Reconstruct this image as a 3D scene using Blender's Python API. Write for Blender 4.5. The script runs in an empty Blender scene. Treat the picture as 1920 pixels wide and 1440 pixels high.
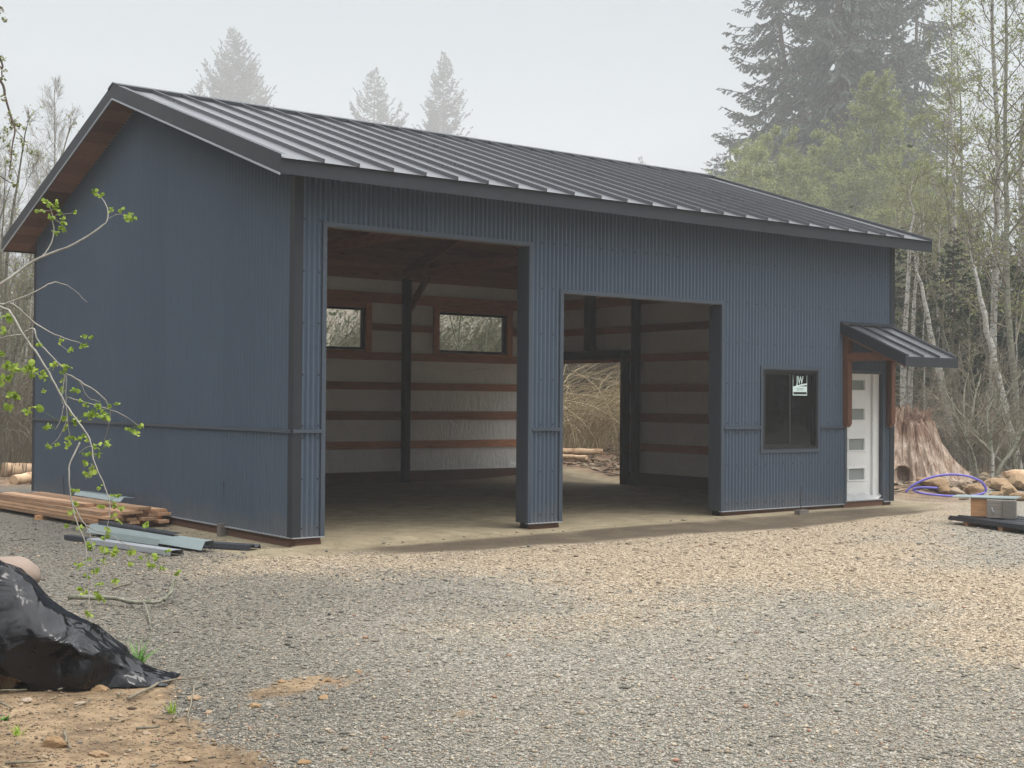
import bpy, math, random
import numpy as np
from mathutils import Vector, Matrix, noise as mn

S = bpy.context.scene
rad = math.radians
# ------------------------------------------------------------------ camera
CAM = np.array([-7.203, -13.570, 1.562]); FPX = 2504.3; YAW, PITCH, ROLL = 0.6494, 0.0131, 0.0078
_cy, _sy, _cp, _sp = math.cos(YAW), math.sin(YAW), math.cos(PITCH), math.sin(PITCH)
_f = np.array([_sy*_cp, _cy*_cp, _sp]); _r0 = np.array([_cy, -_sy, 0.]); _u0 = np.cross(_r0, _f)
_r = math.cos(ROLL)*_r0 + math.sin(ROLL)*_u0; _u = -math.sin(ROLL)*_r0 + math.cos(ROLL)*_u0
cd = bpy.data.cameras.new('camera'); cam = bpy.data.objects.new('camera', cd); S.collection.objects.link(cam)
cd.sensor_width = 36; cd.lens = 36*FPX/1920; cd.clip_end = 3000; cd.clip_start = 0.05
cam.matrix_world = Matrix(((_r[0], _u[0], -_f[0], CAM[0]), (_r[1], _u[1], -_f[1], CAM[1]), (_r[2], _u[2], -_f[2], CAM[2]), (0, 0, 0, 1)))
S.camera = cam

# ------------------------------------------------------------------ world, sun, exposure
SUN_EL, SUN_AZ = rad(66), rad(150)          # azimuth clockwise from +Y
w = bpy.data.worlds.new('World'); S.world = w; w.use_nodes = True
nt = w.node_tree; N = nt.nodes; Lk = nt.links; N.clear()
out = N.new('ShaderNodeOutputWorld'); bg = N.new('ShaderNodeBackground'); bg2 = N.new('ShaderNodeBackground'); add = N.new('ShaderNodeAddShader')
sky = N.new('ShaderNodeTexSky'); sky.sky_type = 'NISHITA'; sky.sun_disc = False
sky.sun_elevation = SUN_EL; sky.sun_rotation = SUN_AZ; sky.air_density = 1.0; sky.dust_density = 6.0
hs = N.new('ShaderNodeHueSaturation'); hs.inputs['Saturation'].default_value = 0.12
Lk.new(sky.outputs[0], hs.inputs['Color']); Lk.new(hs.outputs[0], bg.inputs[0]); bg.inputs[1].default_value = 0.05
# thick even cloud: brighter overhead, faint mottling
tc = N.new('ShaderNodeTexCoord'); sep = N.new('ShaderNodeSeparateXYZ'); Lk.new(tc.outputs['Generated'], sep.inputs[0])
ramp = N.new('ShaderNodeValToRGB'); Lk.new(sep.outputs[2], ramp.inputs[0])
ramp.color_ramp.elements[0].position = 0.0; ramp.color_ramp.elements[0].color = (0.115, 0.165, 0.19, 1)
el = ramp.color_ramp.elements.new(0.30); el.color = (0.19, 0.245, 0.27, 1)
ramp.color_ramp.elements[2].position = 0.95; ramp.color_ramp.elements[2].color = (2.5, 2.55, 2.64, 1)
nz = N.new('ShaderNodeTexNoise'); nz.inputs['Scale'].default_value = 2.2; nz.inputs['Detail'].default_value = 3
Lk.new(tc.outputs['Generated'], nz.inputs['Vector'])
mr = N.new('ShaderNodeMapRange'); mr.inputs[3].default_value = 0.86; mr.inputs[4].default_value = 1.12; Lk.new(nz.outputs[0], mr.inputs[0])
mx = N.new('ShaderNodeMix'); mx.data_type = 'RGBA'; mx.blend_type = 'MULTIPLY'; mx.inputs[0].default_value = 1
Lk.new(ramp.outputs[0], mx.inputs[6]); Lk.new(mr.outputs[0], mx.inputs[7]); Lk.new(mx.outputs[2], bg2.inputs[0]); bg2.inputs[1].default_value = 1.0
Lk.new(bg.outputs[0], add.inputs[0]); Lk.new(bg2.outputs[0], add.inputs[1]); Lk.new(add.outputs[0], out.inputs[0])
sl = bpy.data.lights.new('sun', 'SUN'); sl.energy = 1.5; sl.angle = rad(25); sl.color = (1.0, 0.95, 0.88)
so = bpy.data.objects.new('sun', sl); S.collection.objects.link(so)
sd = Vector((math.sin(SUN_AZ)*math.cos(SUN_EL), math.cos(SUN_AZ)*math.cos(SUN_EL), math.sin(SUN_EL)))
so.rotation_euler = (-sd).to_track_quat('-Z', 'Y').to_euler()
S.view_settings.view_transform = 'Standard'; S.view_settings.look = 'None'; S.view_settings.exposure = 0.36; S.view_settings.gamma = 1
S.cycles.volume_bounces = 1; S.cycles.max_bounces = 8; S.cycles.diffuse_bounces = 6; S.cycles.transparent_max_bounces = 16

# ------------------------------------------------------------------ helpers
def ray(px, py): return _f + (px-960)/FPX*_r + (720-py)/FPX*_u
def onZ(px, py, z=-0.1):
    d = ray(px, py); t = (z-CAM[2])/d[2]; return CAM + t*d
def onX(px, py, x):
    d = ray(px, py); t = (x-CAM[0])/d[0]; return CAM + t*d
def onY(px, py, y):
    d = ray(px, py); t = (y-CAM[1])/d[1]; return CAM + t*d
def at(px, py, dist):                       # point at a given forward distance
    return CAM + dist*ray(px, py)
def away(px, dist):                          # ground position in a compass direction
    d = ray(px, 750); h = np.array([d[0], d[1]]); h /= np.linalg.norm(h); return CAM[:2] + dist*h

class MB:
    def __init__(s): s.v = []; s.f = []; s.c = []
    def add(s, v, f, c=None):
        o = len(s.v); s.v += [tuple(map(float, p)) for p in v]; s.f += [tuple(i+o for i in q) for q in f]
        s.c += [c if c is not None else 0.5]*len(v)
        return s
    def box(s, a, b, c=None):
        x0, y0, z0 = a; x1, y1, z1 = b
        return s.add([(x0,y0,z0),(x1,y0,z0),(x1,y1,z0),(x0,y1,z0),(x0,y0,z1),(x1,y0,z1),(x1,y1,z1),(x0,y1,z1)],
                     [(0,3,2,1),(4,5,6,7),(0,1,5,4),(1,2,6,5),(2,3,7,6),(3,0,4,7)], c)
    def bar(s, p, q, wd, ht, up=(0,0,1), c=None):       # box section beam from p to q
        p = Vector(p); q = Vector(q); d = (q-p).normalized(); side = d.cross(Vector(up)).normalized(); u = side.cross(d).normalized()
        V = []
        for e in (p, q):
            for a, b in ((-1,-1),(1,-1),(1,1),(-1,1)): V.append(e + side*a*wd/2 + u*b*ht/2)
        return s.add(V, [(0,1,2,3),(7,6,5,4),(0,4,5,1),(1,5,6,2),(2,6,7,3),(3,7,4,0)], c)
    def prism(s, pts, off, c=None):          # polygon pts extruded by vector off
        n = len(pts); off = Vector(off); V = [Vector(p) for p in pts] + [Vector(p)+off for p in pts]
        F = [tuple(range(n))[::-1], tuple(range(n, 2*n))] + [(i, (i+1) % n, (i+1) % n+n, i+n) for i in range(n)]
        return s.add(V, F, c)
    def tube(s, P, R, n=5, c=None, cap=True):
        P = [Vector(p) for p in P]; k = len(P); V = []; F = []
        ref = Vector((0.3, 0.2, 1)) if abs((P[-1]-P[0]).normalized().z) < 0.9 else Vector((1, 0.1, 0))
        for i, p in enumerate(P):
            d = (P[min(i+1, k-1)] - P[max(i-1, 0)]).normalized(); a = d.cross(ref).normalized(); b = d.cross(a)
            r = R[i] if hasattr(R, '__len__') else R
            for j in range(n):
                t = 2*math.pi*j/n; V.append(p + a*math.cos(t)*r + b*math.sin(t)*r)
        for i in range(k-1):
            for j in range(n): F.append((i*n+j, i*n+(j+1) % n, (i+1)*n+(j+1) % n, (i+1)*n+j))
        if cap: F.append(tuple(range(n))[::-1]); F.append(tuple((k-1)*n+j for j in range(n)))
        return s.add(V, F, c)
    def build(s, name, m, parent=None, smooth=False, bevel=0, loc=None):
        me = bpy.data.meshes.new(name); me.from_pydata(s.v, [], s.f)
        at_ = me.attributes.new('tone', 'FLOAT', 'POINT'); at_.data.foreach_set('value', np.array(s.c, dtype=np.float32))
        return link(name, me, m, parent, smooth, bevel, loc)
def link(name, me, m, parent=None, smooth=False, bevel=0, loc=None):
    me.materials.append(m); me.update()
    if smooth: me.polygons.foreach_set('use_smooth', [len(p.vertices) < 5 for p in me.polygons])
    o = bpy.data.objects.new(name, me); S.collection.objects.link(o)
    if parent: o.parent = parent
    if loc is not None: o.location = loc
    if bevel:
        b = o.modifiers.new('bevel', 'BEVEL'); b.width = bevel; b.segments = 2; b.limit_method = 'ANGLE'
    return o
def npmesh(name, V, F, attrs=None):          # V (n,3), F (m,k) same k
    me = bpy.data.meshes.new(name); V = np.asarray(V, np.float32); F = np.asarray(F, np.int32); k = F.shape[1]
    me.vertices.add(len(V)); me.vertices.foreach_set('co', V.ravel())
    me.loops.add(F.size); me.loops.foreach_set('vertex_index', F.ravel())
    me.polygons.add(len(F)); me.polygons.foreach_set('loop_start', np.arange(0, F.size, k, dtype=np.int32))
    me.update(calc_edges=True)
    for n_, a in (attrs or {}).items():
        t = me.attributes.new(n_, 'FLOAT', 'POINT'); t.data.foreach_set('value', np.asarray(a, np.float32))
    return me
def tag(o, label=None, cat=None, group=None, kind=None):
    if label: o['label'] = label
    if cat: o['category'] = cat
    if group: o['group'] = group
    if kind: o['kind'] = kind
    return o
def thing(name, loc, label, cat, group=None, rz=0):
    o = bpy.data.objects.new(name, None); o.empty_display_size = 0.2; S.collection.objects.link(o); o.location = loc; o.rotation_euler = (0, 0, rz)
    return tag(o, label, cat, group)
def dup(root, loc, rz=0, scale=1, label=None, group=None, tilt=None):
    c = root.copy(); S.collection.objects.link(c); c.location = loc; c.rotation_euler = (tilt[0] if tilt else 0, tilt[1] if tilt else 0, rz)
    c.scale = (scale,)*3 if not hasattr(scale, '__len__') else scale
    if label: c['label'] = label
    if group: c['group'] = group
    for ch in root.children:
        d = ch.copy(); S.collection.objects.link(d); d.parent = c
        for g in ch.children:
            e = g.copy(); S.collection.objects.link(e); e.parent = d
    return c

# ------------------------------------------------------------------ materials
class M:
    def __init__(s, name, rough=0.6, metal=0.0, spec=0.5):
        s.m = bpy.data.materials.new(name); s.m.use_nodes = True; s.t = s.m.node_tree; s.n = s.t.nodes; s.l = s.t.links
        s.b = s.n['Principled BSDF']; s.b.inputs['Roughness'].default_value = rough; s.b.inputs['Metallic'].default_value = metal
        s.b.inputs['Specular IOR Level'].default_value = spec
        s.co = s.n.new('ShaderNodeTexCoord').outputs['Object']
    def map(s, sc=(1, 1, 1), src=None):
        k = s.n.new('ShaderNodeMapping'); k.inputs['Scale'].default_value = sc; s.l.new(src or s.co, k.inputs[0]); return k.outputs[0]
    def noise(s, scale, detail=4, rough=0.6, sc=None, dist=0, src=None):
        k = s.n.new('ShaderNodeTexNoise'); k.inputs['Scale'].default_value = scale; k.inputs['Detail'].default_value = detail
        k.inputs['Roughness'].default_value = rough; k.inputs['Distortion'].default_value = dist
        s.l.new(s.map(sc, src) if sc else (src or s.co), k.inputs['Vector']); return k.outputs[0]
    def vor(s, scale, out='Distance', feature='F1', sc=None, src=None):
        k = s.n.new('ShaderNodeTexVoronoi'); k.feature = feature; k.inputs['Scale'].default_value = scale
        s.l.new(s.map(sc, src) if sc else (src or s.co), k.inputs['Vector']); return k.outputs[out]
    def attr(s, n, o='Fac'):
        k = s.n.new('ShaderNodeAttribute'); k.attribute_name = n; return k.outputs[o]
    def ramp(s, src, stops):
        k = s.n.new('ShaderNodeValToRGB'); e = k.color_ramp.elements
        while len(e) < len(stops): e.new(0.5)
        for i, (p, c) in enumerate(stops): e[i].position = p; e[i].color = (*c, 1) if len(c) == 3 else c
        s.l.new(src, k.inputs[0]); return k.outputs[0]
    def mix(s, f, a, b, mode='MIX'):
        k = s.n.new('ShaderNodeMix'); k.data_type = 'RGBA'; k.blend_type = mode
        for i, x in ((0, f), (6, a), (7, b)):
            if hasattr(x, 'node'): s.l.new(x, k.inputs[i])
            elif i == 0: k.inputs[0].default_value = x
            else: k.inputs[i].default_value = (*x, 1)
        return k.outputs[2]
    def mth(s, op, a, b=0.5):
        k = s.n.new('ShaderNodeMath'); k.operation = op
        for i, x in enumerate((a, b)):
            if hasattr(x, 'node'): s.l.new(x, k.inputs[i])
            else: k.inputs[i].default_value = x
        return k.outputs[0]
    def rng(s, x, a, b, c, d):
        k = s.n.new('ShaderNodeMapRange'); s.l.new(x, k.inputs[0])
        for i, q in enumerate((a, b, c, d)): k.inputs[i+1].default_value = q
        return k.outputs[0]
    def col(s, c):
        if hasattr(c, 'node'): s.l.new(c, s.b.inputs['Base Color'])
        else: s.b.inputs['Base Color'].default_value = (*c, 1)
        return s
    def rgh(s, x): s.l.new(x, s.b.inputs['Roughness']); return s
    def bump(s, h, st=0.5, d=0.01):
        k = s.n.new('ShaderNodeBump'); k.inputs['Strength'].default_value = st; k.inputs['Distance'].default_value = d
        s.l.new(h, k.inputs['Height']); s.l.new(k.outputs[0], s.b.inputs['Normal']); return s

def metal(name, c, rough=0.45, met=0.0, var=0.12, spec=0.5):
    k = M(name, rough, met, spec); n1 = k.noise(0.7, 5, 0.65); n2 = k.noise(30, 3, 0.6, (1, 1, 0.08))
    lo = tuple(x*(1-var) for x in c); hi = tuple(x*(1+var) for x in c)
    a = k.ramp(n1, [(0.3, lo), (0.7, hi)]); k.col(k.mix(k.rng(n2, 0.3, 0.8, 0, 0.25), a, tuple(x*0.7+0.03 for x in c)))
    k.rgh(k.rng(n1, 0.3, 0.7, rough-0.06, rough+0.08)); k.bump(k.noise(1.6, 3), 0.12, 0.04); return k.m
def wood(name, c, c2=None, rough=0.75, grain=(1.5, 22, 22), bump=0.25, tone=0.5):
    c2 = c2 or tuple(x*0.55 for x in c); k = M(name, rough, 0, 0.3)
    n = k.noise(2.5, 6, 0.65, grain, 0.6); a = k.ramp(n, [(0.25, c2), (0.5, c), (0.8, tuple(min(1, x*1.25) for x in c))])
    kn = k.vor(1.1, 'Distance', sc=(1, 3, 3)); a = k.mix(k.rng(kn, 0.03, 0.09, 0.75, 0), a, tuple(x*0.35 for x in c))
    t = k.rng(k.attr('tone'), 0, 1, 1-tone, 1+tone)
    a = k.mix(1.0, a, t, 'MULTIPLY'); k.col(a); k.bump(n, bump, 0.004); return k.m
MT = {}
def cladding():
    k = M('blue_corrugated_metal', 0.40, 0, 0.5); sp_ = k.n.new('ShaderNodeSeparateXYZ'); k.l.new(k.co, sp_.inputs[0]); u = k.mth('ADD', sp_.outputs[0], sp_.outputs[1])
    wn = k.n.new('ShaderNodeTexWhiteNoise'); wn.noise_dimensions = '1D'; k.l.new(k.mth('FLOOR', k.mth('MULTIPLY', u, 1/0.9), 0), wn.inputs['W'])
    base = k.mix(wn.outputs[0], (0.072, 0.100, 0.141), (0.077, 0.107, 0.149)); lap = k.mth('FRACT', k.mth('MULTIPLY', u, 1/0.9), 0)
    base = k.mix(k.rng(lap, 0.0, 0.008, 0.12, 0), base, (0.03, 0.045, 0.07))
    dz = k.mth('SUBTRACT', k.mth('ADD', k.mth('MULTIPLY', k.noise(2.2, 6, 0.7), 0.55), k.mth('MULTIPLY', k.noise(28, 3, 0.6), 0.16)), sp_.outputs[2])
    k.col(k.mix(k.rng(dz, 0.06, 0.36, 0, 0.24), base, (0.27, 0.22, 0.15))); n1 = k.noise(0.7, 5, 0.65); k.rgh(k.rng(n1, 0.3, 0.7, 0.36, 0.50)); k.bump(k.noise(1.6, 3), 0.12, 0.04); return k.m
MT['blue'] = cladding()
MT['blue_trim'] = metal('blue_trim_metal', (0.047, 0.063, 0.086), 0.45)
MT['char'] = metal('charcoal_metal', (0.026, 0.029, 0.036), 0.45, 0, .1, .35)
MT['corner'] = metal('corner_trim_metal', (0.019, 0.023, 0.030), 0.5, 0, .1, .3)
MT['jamb'] = metal('dark_jamb_metal', (0.035, 0.043, 0.058), 0.45)
MT['roof'] = metal('roof_metal', (0.125, 0.128, 0.138), 0.30, 0.5, 0.03)
MT['drip'] = metal('pale_drip_metal', (0.42, 0.44, 0.47), 0.35, 0.3)
MT['zinc'] = metal('sheet_metal', (0.30, 0.36, 0.36), 0.35, 0.3)
MT['frame'] = metal('window_frame_vinyl', (0.006, 0.006, 0.007), 0.45)
MT['skirt'] = wood('skirt_wood', (0.13, 0.065, 0.04))
MT['soffit'] = wood('soffit_wood', (0.15, 0.075, 0.048), (0.09, 0.042, 0.028), grain=(22, 1.5, 22), tone=0.6)
MT['girt'] = wood('girt_wood', (0.42, 0.19, 0.10), (0.20, 0.075, 0.04), tone=0.7)
MT['girt_y'] = wood('side_girt_wood', (0.40, 0.17, 0.09), (0.24, 0.09, 0.05), grain=(22, 1.5, 22), tone=0.7)
MT['truss'] = wood('truss_wood', (0.30, 0.14, 0.085), (0.18, 0.08, 0.05), grain=(20, 2, 8))
MT['deck'] = wood('roof_deck_wood', (0.28, 0.13, 0.08), (0.17, 0.075, 0.045), grain=(2, 12, 12))
MT['post'] = wood('treated_post', (0.035, 0.03, 0.032), (0.018, 0.016, 0.018), grain=(22, 22, 1.5))
MT['timber'] = wood('stained_timber', (0.145, 0.064, 0.036), (0.085, 0.034, 0.02), 0.5, grain=(16, 16, 2))
MT['lumber'] = wood('fresh_lumber', (0.50, 0.29, 0.15), (0.33, 0.17, 0.08), tone=0.45, grain=(14, 1, 14))
MT['lumber_x'] = wood('block_lumber', (0.50, 0.27, 0.13), (0.34, 0.16, 0.07), tone=0.45)
MT['grey_wood'] = wood('weathered_wood', (0.20, 0.175, 0.15), (0.12, 0.10, 0.085))
k = M('insulation_vinyl', 0.38, 0, 0.5)      # white facing, rippled where it is pinned
ang = k.noise(3.2, 5, 0.6, (1, 1, 0.35), 1.2); rid = k.mth('ABSOLUTE', k.mth('SUBTRACT', ang, 0.5)); fine = k.noise(14, 4, 0.6, (1.6, 1.6, 0.5), 0.8)
k.col(k.ramp(k.noise(1.3, 3), [(0.3, (0.84, 0.83, 0.81)), (0.7, (0.90, 0.89, 0.87))])); k.bump(k.mth('ADD', k.mth('MULTIPLY', rid, -2.0), k.mth('MULTIPLY', fine, 0.35)), 0.8, 0.06); MT['vinyl'] = k.m
k = M('dark_glass', 0.03, 0, 0.25); k.col((0.004, 0.005, 0.005)); MT['glass'] = k.m
k = M('clear_glass', 0.01, 0, 0.5); k.col((0.93, 0.96, 0.94)); tr = k.n.new('ShaderNodeBsdfTransparent'); gl = k.n.new('ShaderNodeBsdfGlossy'); gl.inputs['Roughness'].default_value = 0.02
tr.inputs[0].default_value = (0.86, 0.9, 0.87, 1); fr = k.n.new('ShaderNodeFresnel'); mxs = k.n.new('ShaderNodeMixShader'); k.l.new(fr.outputs[0], mxs.inputs[0]); k.l.new(tr.outputs[0], mxs.inputs[1]); k.l.new(gl.outputs[0], mxs.inputs[2])
k.l.new(mxs.outputs[0], k.n['Material Output'].inputs[0]); MT['clear'] = k.m
k = M('white_door_paint', 0.35, 0, 0.5); k.col(k.ramp(k.noise(2, 4), [(0.3, (0.70, 0.70, 0.69)), (0.7, (0.80, 0.80, 0.79))])); k.bump(k.noise(6, 3, 0.5, (1, 1, 0.5), 1.5), 0.35, 0.012); MT['door'] = k.m
k = M('frosted_lite', 0.12, 0, 0.5); k.col((0.27, 0.29, 0.28)); k.bump(k.noise(9, 3, 0.5, None, 1.0), 0.3, 0.01); MT['lite'] = k.m
k = M('sticker_white', 0.5); k.col((0.62, 0.74, 0.72)); MT['sticker'] = k.m
k = M('plastic_film', 0.25); k.col((0.42, 0.42, 0.41)); MT['film'] = k.m
k = M('sticker_black', 0.5); k.col((0.015, 0.017, 0.018)); MT['sticker_black'] = k.m
k = M('sticker_ink', 0.5); k.col((0.12, 0.17, 0.17)); MT['ink'] = k.m
# plastic tarp
k = M('black_plastic', 0.22, 0, 0.32); n1 = k.noise(3, 3, 0.5, None, 1.5); n2 = k.vor(5, 'Distance', 'SMOOTH_F1')
k.col(k.ramp(k.noise(3, 5), [(0.35, (0.006, 0.006, 0.007)), (0.75, (0.010, 0.010, 0.012))])); k.rgh(k.rng(k.noise(2.5, 4), 0.35, 0.7, 0.08, 0.22))
k.bump(k.mth('ADD', k.mth('MULTIPLY', k.mth('ABSOLUTE', k.mth('SUBTRACT', n1, 0.5)), -2.2), k.mth('MULTIPLY', k.vor(5.5, 'Distance', sc=(1, 1, .6)), 0.9)), 0.55, 0.05); MT['tarp'] = k.m
k = M('hose_plastic', 0.4); k.col((0.13, 0.11, 0.50)); MT['hose'] = k.m
# bark, leaves
def bark(name, a, b, sc=(6, 6, 2.0), patch=None):
    k = M(name, 0.9, 0, 0.2); n = k.noise(3, 5, 0.7, sc); c = k.ramp(n, [(0.3, a), (0.7, b)])
    if patch: c = k.mix(k.rng(k.noise(2.2, 4, 0.7, (3, 3, 7)), 0.53, 0.60, 0, 1), c, patch)
    k.col(c); return k.m
MT['birch'] = bark('birch_bark', (0.30, 0.29, 0.26), (0.52, 0.50, 0.46), patch=(0.10, 0.095, 0.08))
MT['alder'] = bark('alder_bark', (0.13, 0.125, 0.09), (0.27, 0.26, 0.21), patch=(0.09, 0.10, 0.055))
MT['twig'] = bark('pale_twig_bark', (0.12, 0.105, 0.075), (0.26, 0.225, 0.165))
MT['paletwig'] = bark('lichen_pale_twig', (0.20, 0.19, 0.165), (0.38, 0.36, 0.32))
MT['darkbark'] = bark('conifer_bark', (0.06, 0.045, 0.035), (0.14, 0.11, 0.085))
MT['cane'] = bark('dry_cane', (0.30, 0.24, 0.15), (0.56, 0.47, 0.31), (2, 2, 0.6))
def leaf(name, a, b, trans=0.25):
    k = M(name, 0.6, 0, 0.25); t = k.attr('tone'); k.col(k.ramp(t, [(0.0, a), (1.0, b)]))
    tl = k.n.new('ShaderNodeBsdfTranslucent'); k.l.new(k.ramp(t, [(0.0, a), (1.0, b)]), tl.inputs[0]); mm = k.n.new('ShaderNodeMixShader'); mm.inputs[0].default_value = trans
    k.l.new(k.b.outputs[0], mm.inputs[1]); k.l.new(tl.outputs[0], mm.inputs[2]); k.l.new(mm.outputs[0], k.n['Material Output'].inputs[0]); return k.m
MT['spring'] = leaf('spring_leaf', (0.15, 0.18, 0.055), (0.36, 0.38, 0.15), 0.35)
MT['bud'] = leaf('fresh_leaf', (0.17, 0.27, 0.035), (0.42, 0.52, 0.10), 0.4)
MT['needle'] = leaf('conifer_needles', (0.022, 0.038, 0.020), (0.065, 0.095, 0.045), 0.1)
MT['cedar'] = leaf('cedar_fronds', (0.060, 0.080, 0.062), (0.145, 0.170, 0.130), 0.1)  # fronds lightened, part of the fog fade is put into their colour
MT['under'] = leaf('understory_leaf', (0.035, 0.055, 0.022), (0.11, 0.14, 0.055), 0.2)
MT['litter'] = leaf('dead_leaf', (0.14, 0.10, 0.06), (0.32, 0.25, 0.16), 0.1)
MT['grass'] = leaf('grass_blade', (0.06, 0.16, 0.025), (0.16, 0.33, 0.06), 0.2)
MT['blossom'] = leaf('blossom', (0.55, 0.52, 0.45), (0.85, 0.83, 0.78), 0.3)
# rocks
k = M('clay_rock', 0.9, 0, 0.2); k.col(k.mix(k.rng(k.attr('tone'), 0, 1, 0, 1), k.ramp(k.noise(6, 5), [(0.3, (0.20, 0.12, 0.06)), (0.7, (0.38, 0.26, 0.145))]), (0.36, 0.30, 0.24))); k.bump(k.noise(25, 5, 0.7), 0.6, 0.02); MT['clay'] = k.m
k = M('old_stump_wood', 0.9, 0, 0.2)
n = k.noise(5, 7, 0.75, (1.6, 1.6, 0.35), 0.7); big = k.noise(1.8, 4, 0.6)
c = k.ramp(n, [(0.28, (0.09, 0.05, 0.035)), (0.40, (0.30, 0.19, 0.14)), (0.50, (0.50, 0.38, 0.29)), (0.68, (0.72, 0.62, 0.52))])
sz = k.n.new('ShaderNodeSeparateXYZ'); k.l.new(k.co, sz.inputs[0]); red = k.rng(k.mth('ADD', k.mth('MULTIPLY', sz.outputs[2], 0.32), k.mth('MULTIPLY', big, 1.1)), 0.76, 1.08, 0, 0.75); k.col(k.mix(red, c, k.ramp(n, [(0.35, (0.07, 0.032, 0.02)), (0.6, (0.30, 0.15, 0.09))]))); k.bump(n, 1.0, 0.10); MT['stump'] = k.m
k = M('rotten_hollow', 0.95, 0, 0.1); k.col((0.035, 0.022, 0.018)); MT['hollow'] = k.m
k = M('cut_log', 0.85, 0, 0.2); k.col(k.ramp(k.noise(6, 5, 0.6, (1, 1, 1)), [(0.3, (0.30, 0.17, 0.09)), (0.7, (0.52, 0.36, 0.22))])); k.bump(k.noise(20, 4), 0.4, 0.01); MT['log'] = k.m
k = M('peeled_log', 0.8, 0, 0.2); k.col(k.ramp(k.noise(4, 5, 0.7), [(0.35, (0.26, 0.14, 0.08)), (0.5, (0.60, 0.42, 0.26)), (0.7, (0.72, 0.55, 0.38))])); MT['peeled'] = k.m
k = M('canvas', 0.9); k.col((0.25, 0.19, 0.15)); k.bump(k.noise(4, 3), 0.4, 0.03); MT['canvas'] = k.m
k = M('stone', 0.85, 0, 0.3); cg = k.attr('stone', 'Color'); k.col(k.mix(0.35, cg, k.mix(1, cg, k.ramp(k.noise(90, 3), [(0.3, (0.5, 0.5, 0.5)), (0.7, (1.3, 1.3, 1.3))]), 'MULTIPLY'))); MT['stone'] = k.m

# ------------------------------------------------------------------ ground
W, D, S_, ZR = 10.841, 9.163, 0.338, 5.914
OG, OE = 0.431, 0.447
def zroof(y): return ZR - S_*abs(y-D/2)
def smooth(a, b, x): t = np.clip((x-a)/(b-a), 0, 1); return t*t*(3-2*t)
rs = np.random.RandomState(3)
_lat = rs.rand(64, 64)
def vn(x, y, s):                              # tiling value noise
    x = np.asarray(x)/s + 17.3; y = np.asarray(y)/s + 5.1; xi = np.floor(x).astype(int); yi = np.floor(y).astype(int); fx = x-xi; fy = y-yi
    fx = fx*fx*(3-2*fx); fy = fy*fy*(3-2*fy); g = lambda a, b: _lat[a % 64, b % 64]
    return (g(xi, yi)*(1-fx)+g(xi+1, yi)*fx)*(1-fy) + (g(xi, yi+1)*(1-fx)+g(xi+1, yi+1)*fx)*fy
def fbm(x, y, s, o=4): return sum(vn(x, y, s/2**i)*0.5**(i+1) for i in range(o))/(1-0.5**o)
def poly_dist(x, y, P):                       # signed distance (inside > 0)
    x = np.asarray(x, float); y = np.asarray(y, float); d = np.full(x.shape, 1e9); ins = np.zeros(x.shape, bool); n = len(P)
    for i in range(n):
        ax, ay = P[i]; bx, by = P[(i+1) % n]; ex, ey = bx-ax, by-ay
        t = np.clip(((x-ax)*ex+(y-ay)*ey)/(ex*ex+ey*ey), 0, 1); d = np.minimum(d, np.hypot(x-ax-t*ex, y-ay-t*ey))
        c = ((ay > y) != (by > y)) & (x < (bx-ax)*(y-ay)/(by-ay+1e-12)+ax); ins ^= c
    return np.where(ins, d, -d)
TAN = [(-0.6,-.75),(0.2,-1.9),(1.4,-3.0),(1.0,-3.9),(-0.1,-5.6),(1.7,-4.7),(2.8,-5.0),(2.9,-5.9),(2.1,-7.1),(0.9,-8.6),(3.5,-8.5),(5.3,-6.3),(4.6,-5.2),(5.6,-4.3),(6.8,-3.2),(9,-2.0),(12,-0.5),(15,3),(13,5),(11,-.2),(8,-.5),(4,-.7),(0,-.6)]
DIRT = [(-9,-5.0),(-4.8,-5.3),(-4.0,-5.62),(-4.0,-6.3),(-4.15,-6.9),(-4.32,-7.4),(-4.42,-8.2),(-4.6,-9.5),(-9,-12)]
CLAY = [((-3.62,-6.60), 0.17), ((-3.30,-6.42), 0.14), ((-2.95,-6.50), 0.06), ((-2.7,-6.3), 0.08), ((-3.75,-6.80), 0.1), ((-2.9,-7.35), 0.07), ((-3.0,-7.6), 0.09)]
def inb(x, y): return poly_dist(x, y, [(0,0),(W,0),(W,D),(0,D)])
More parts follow.
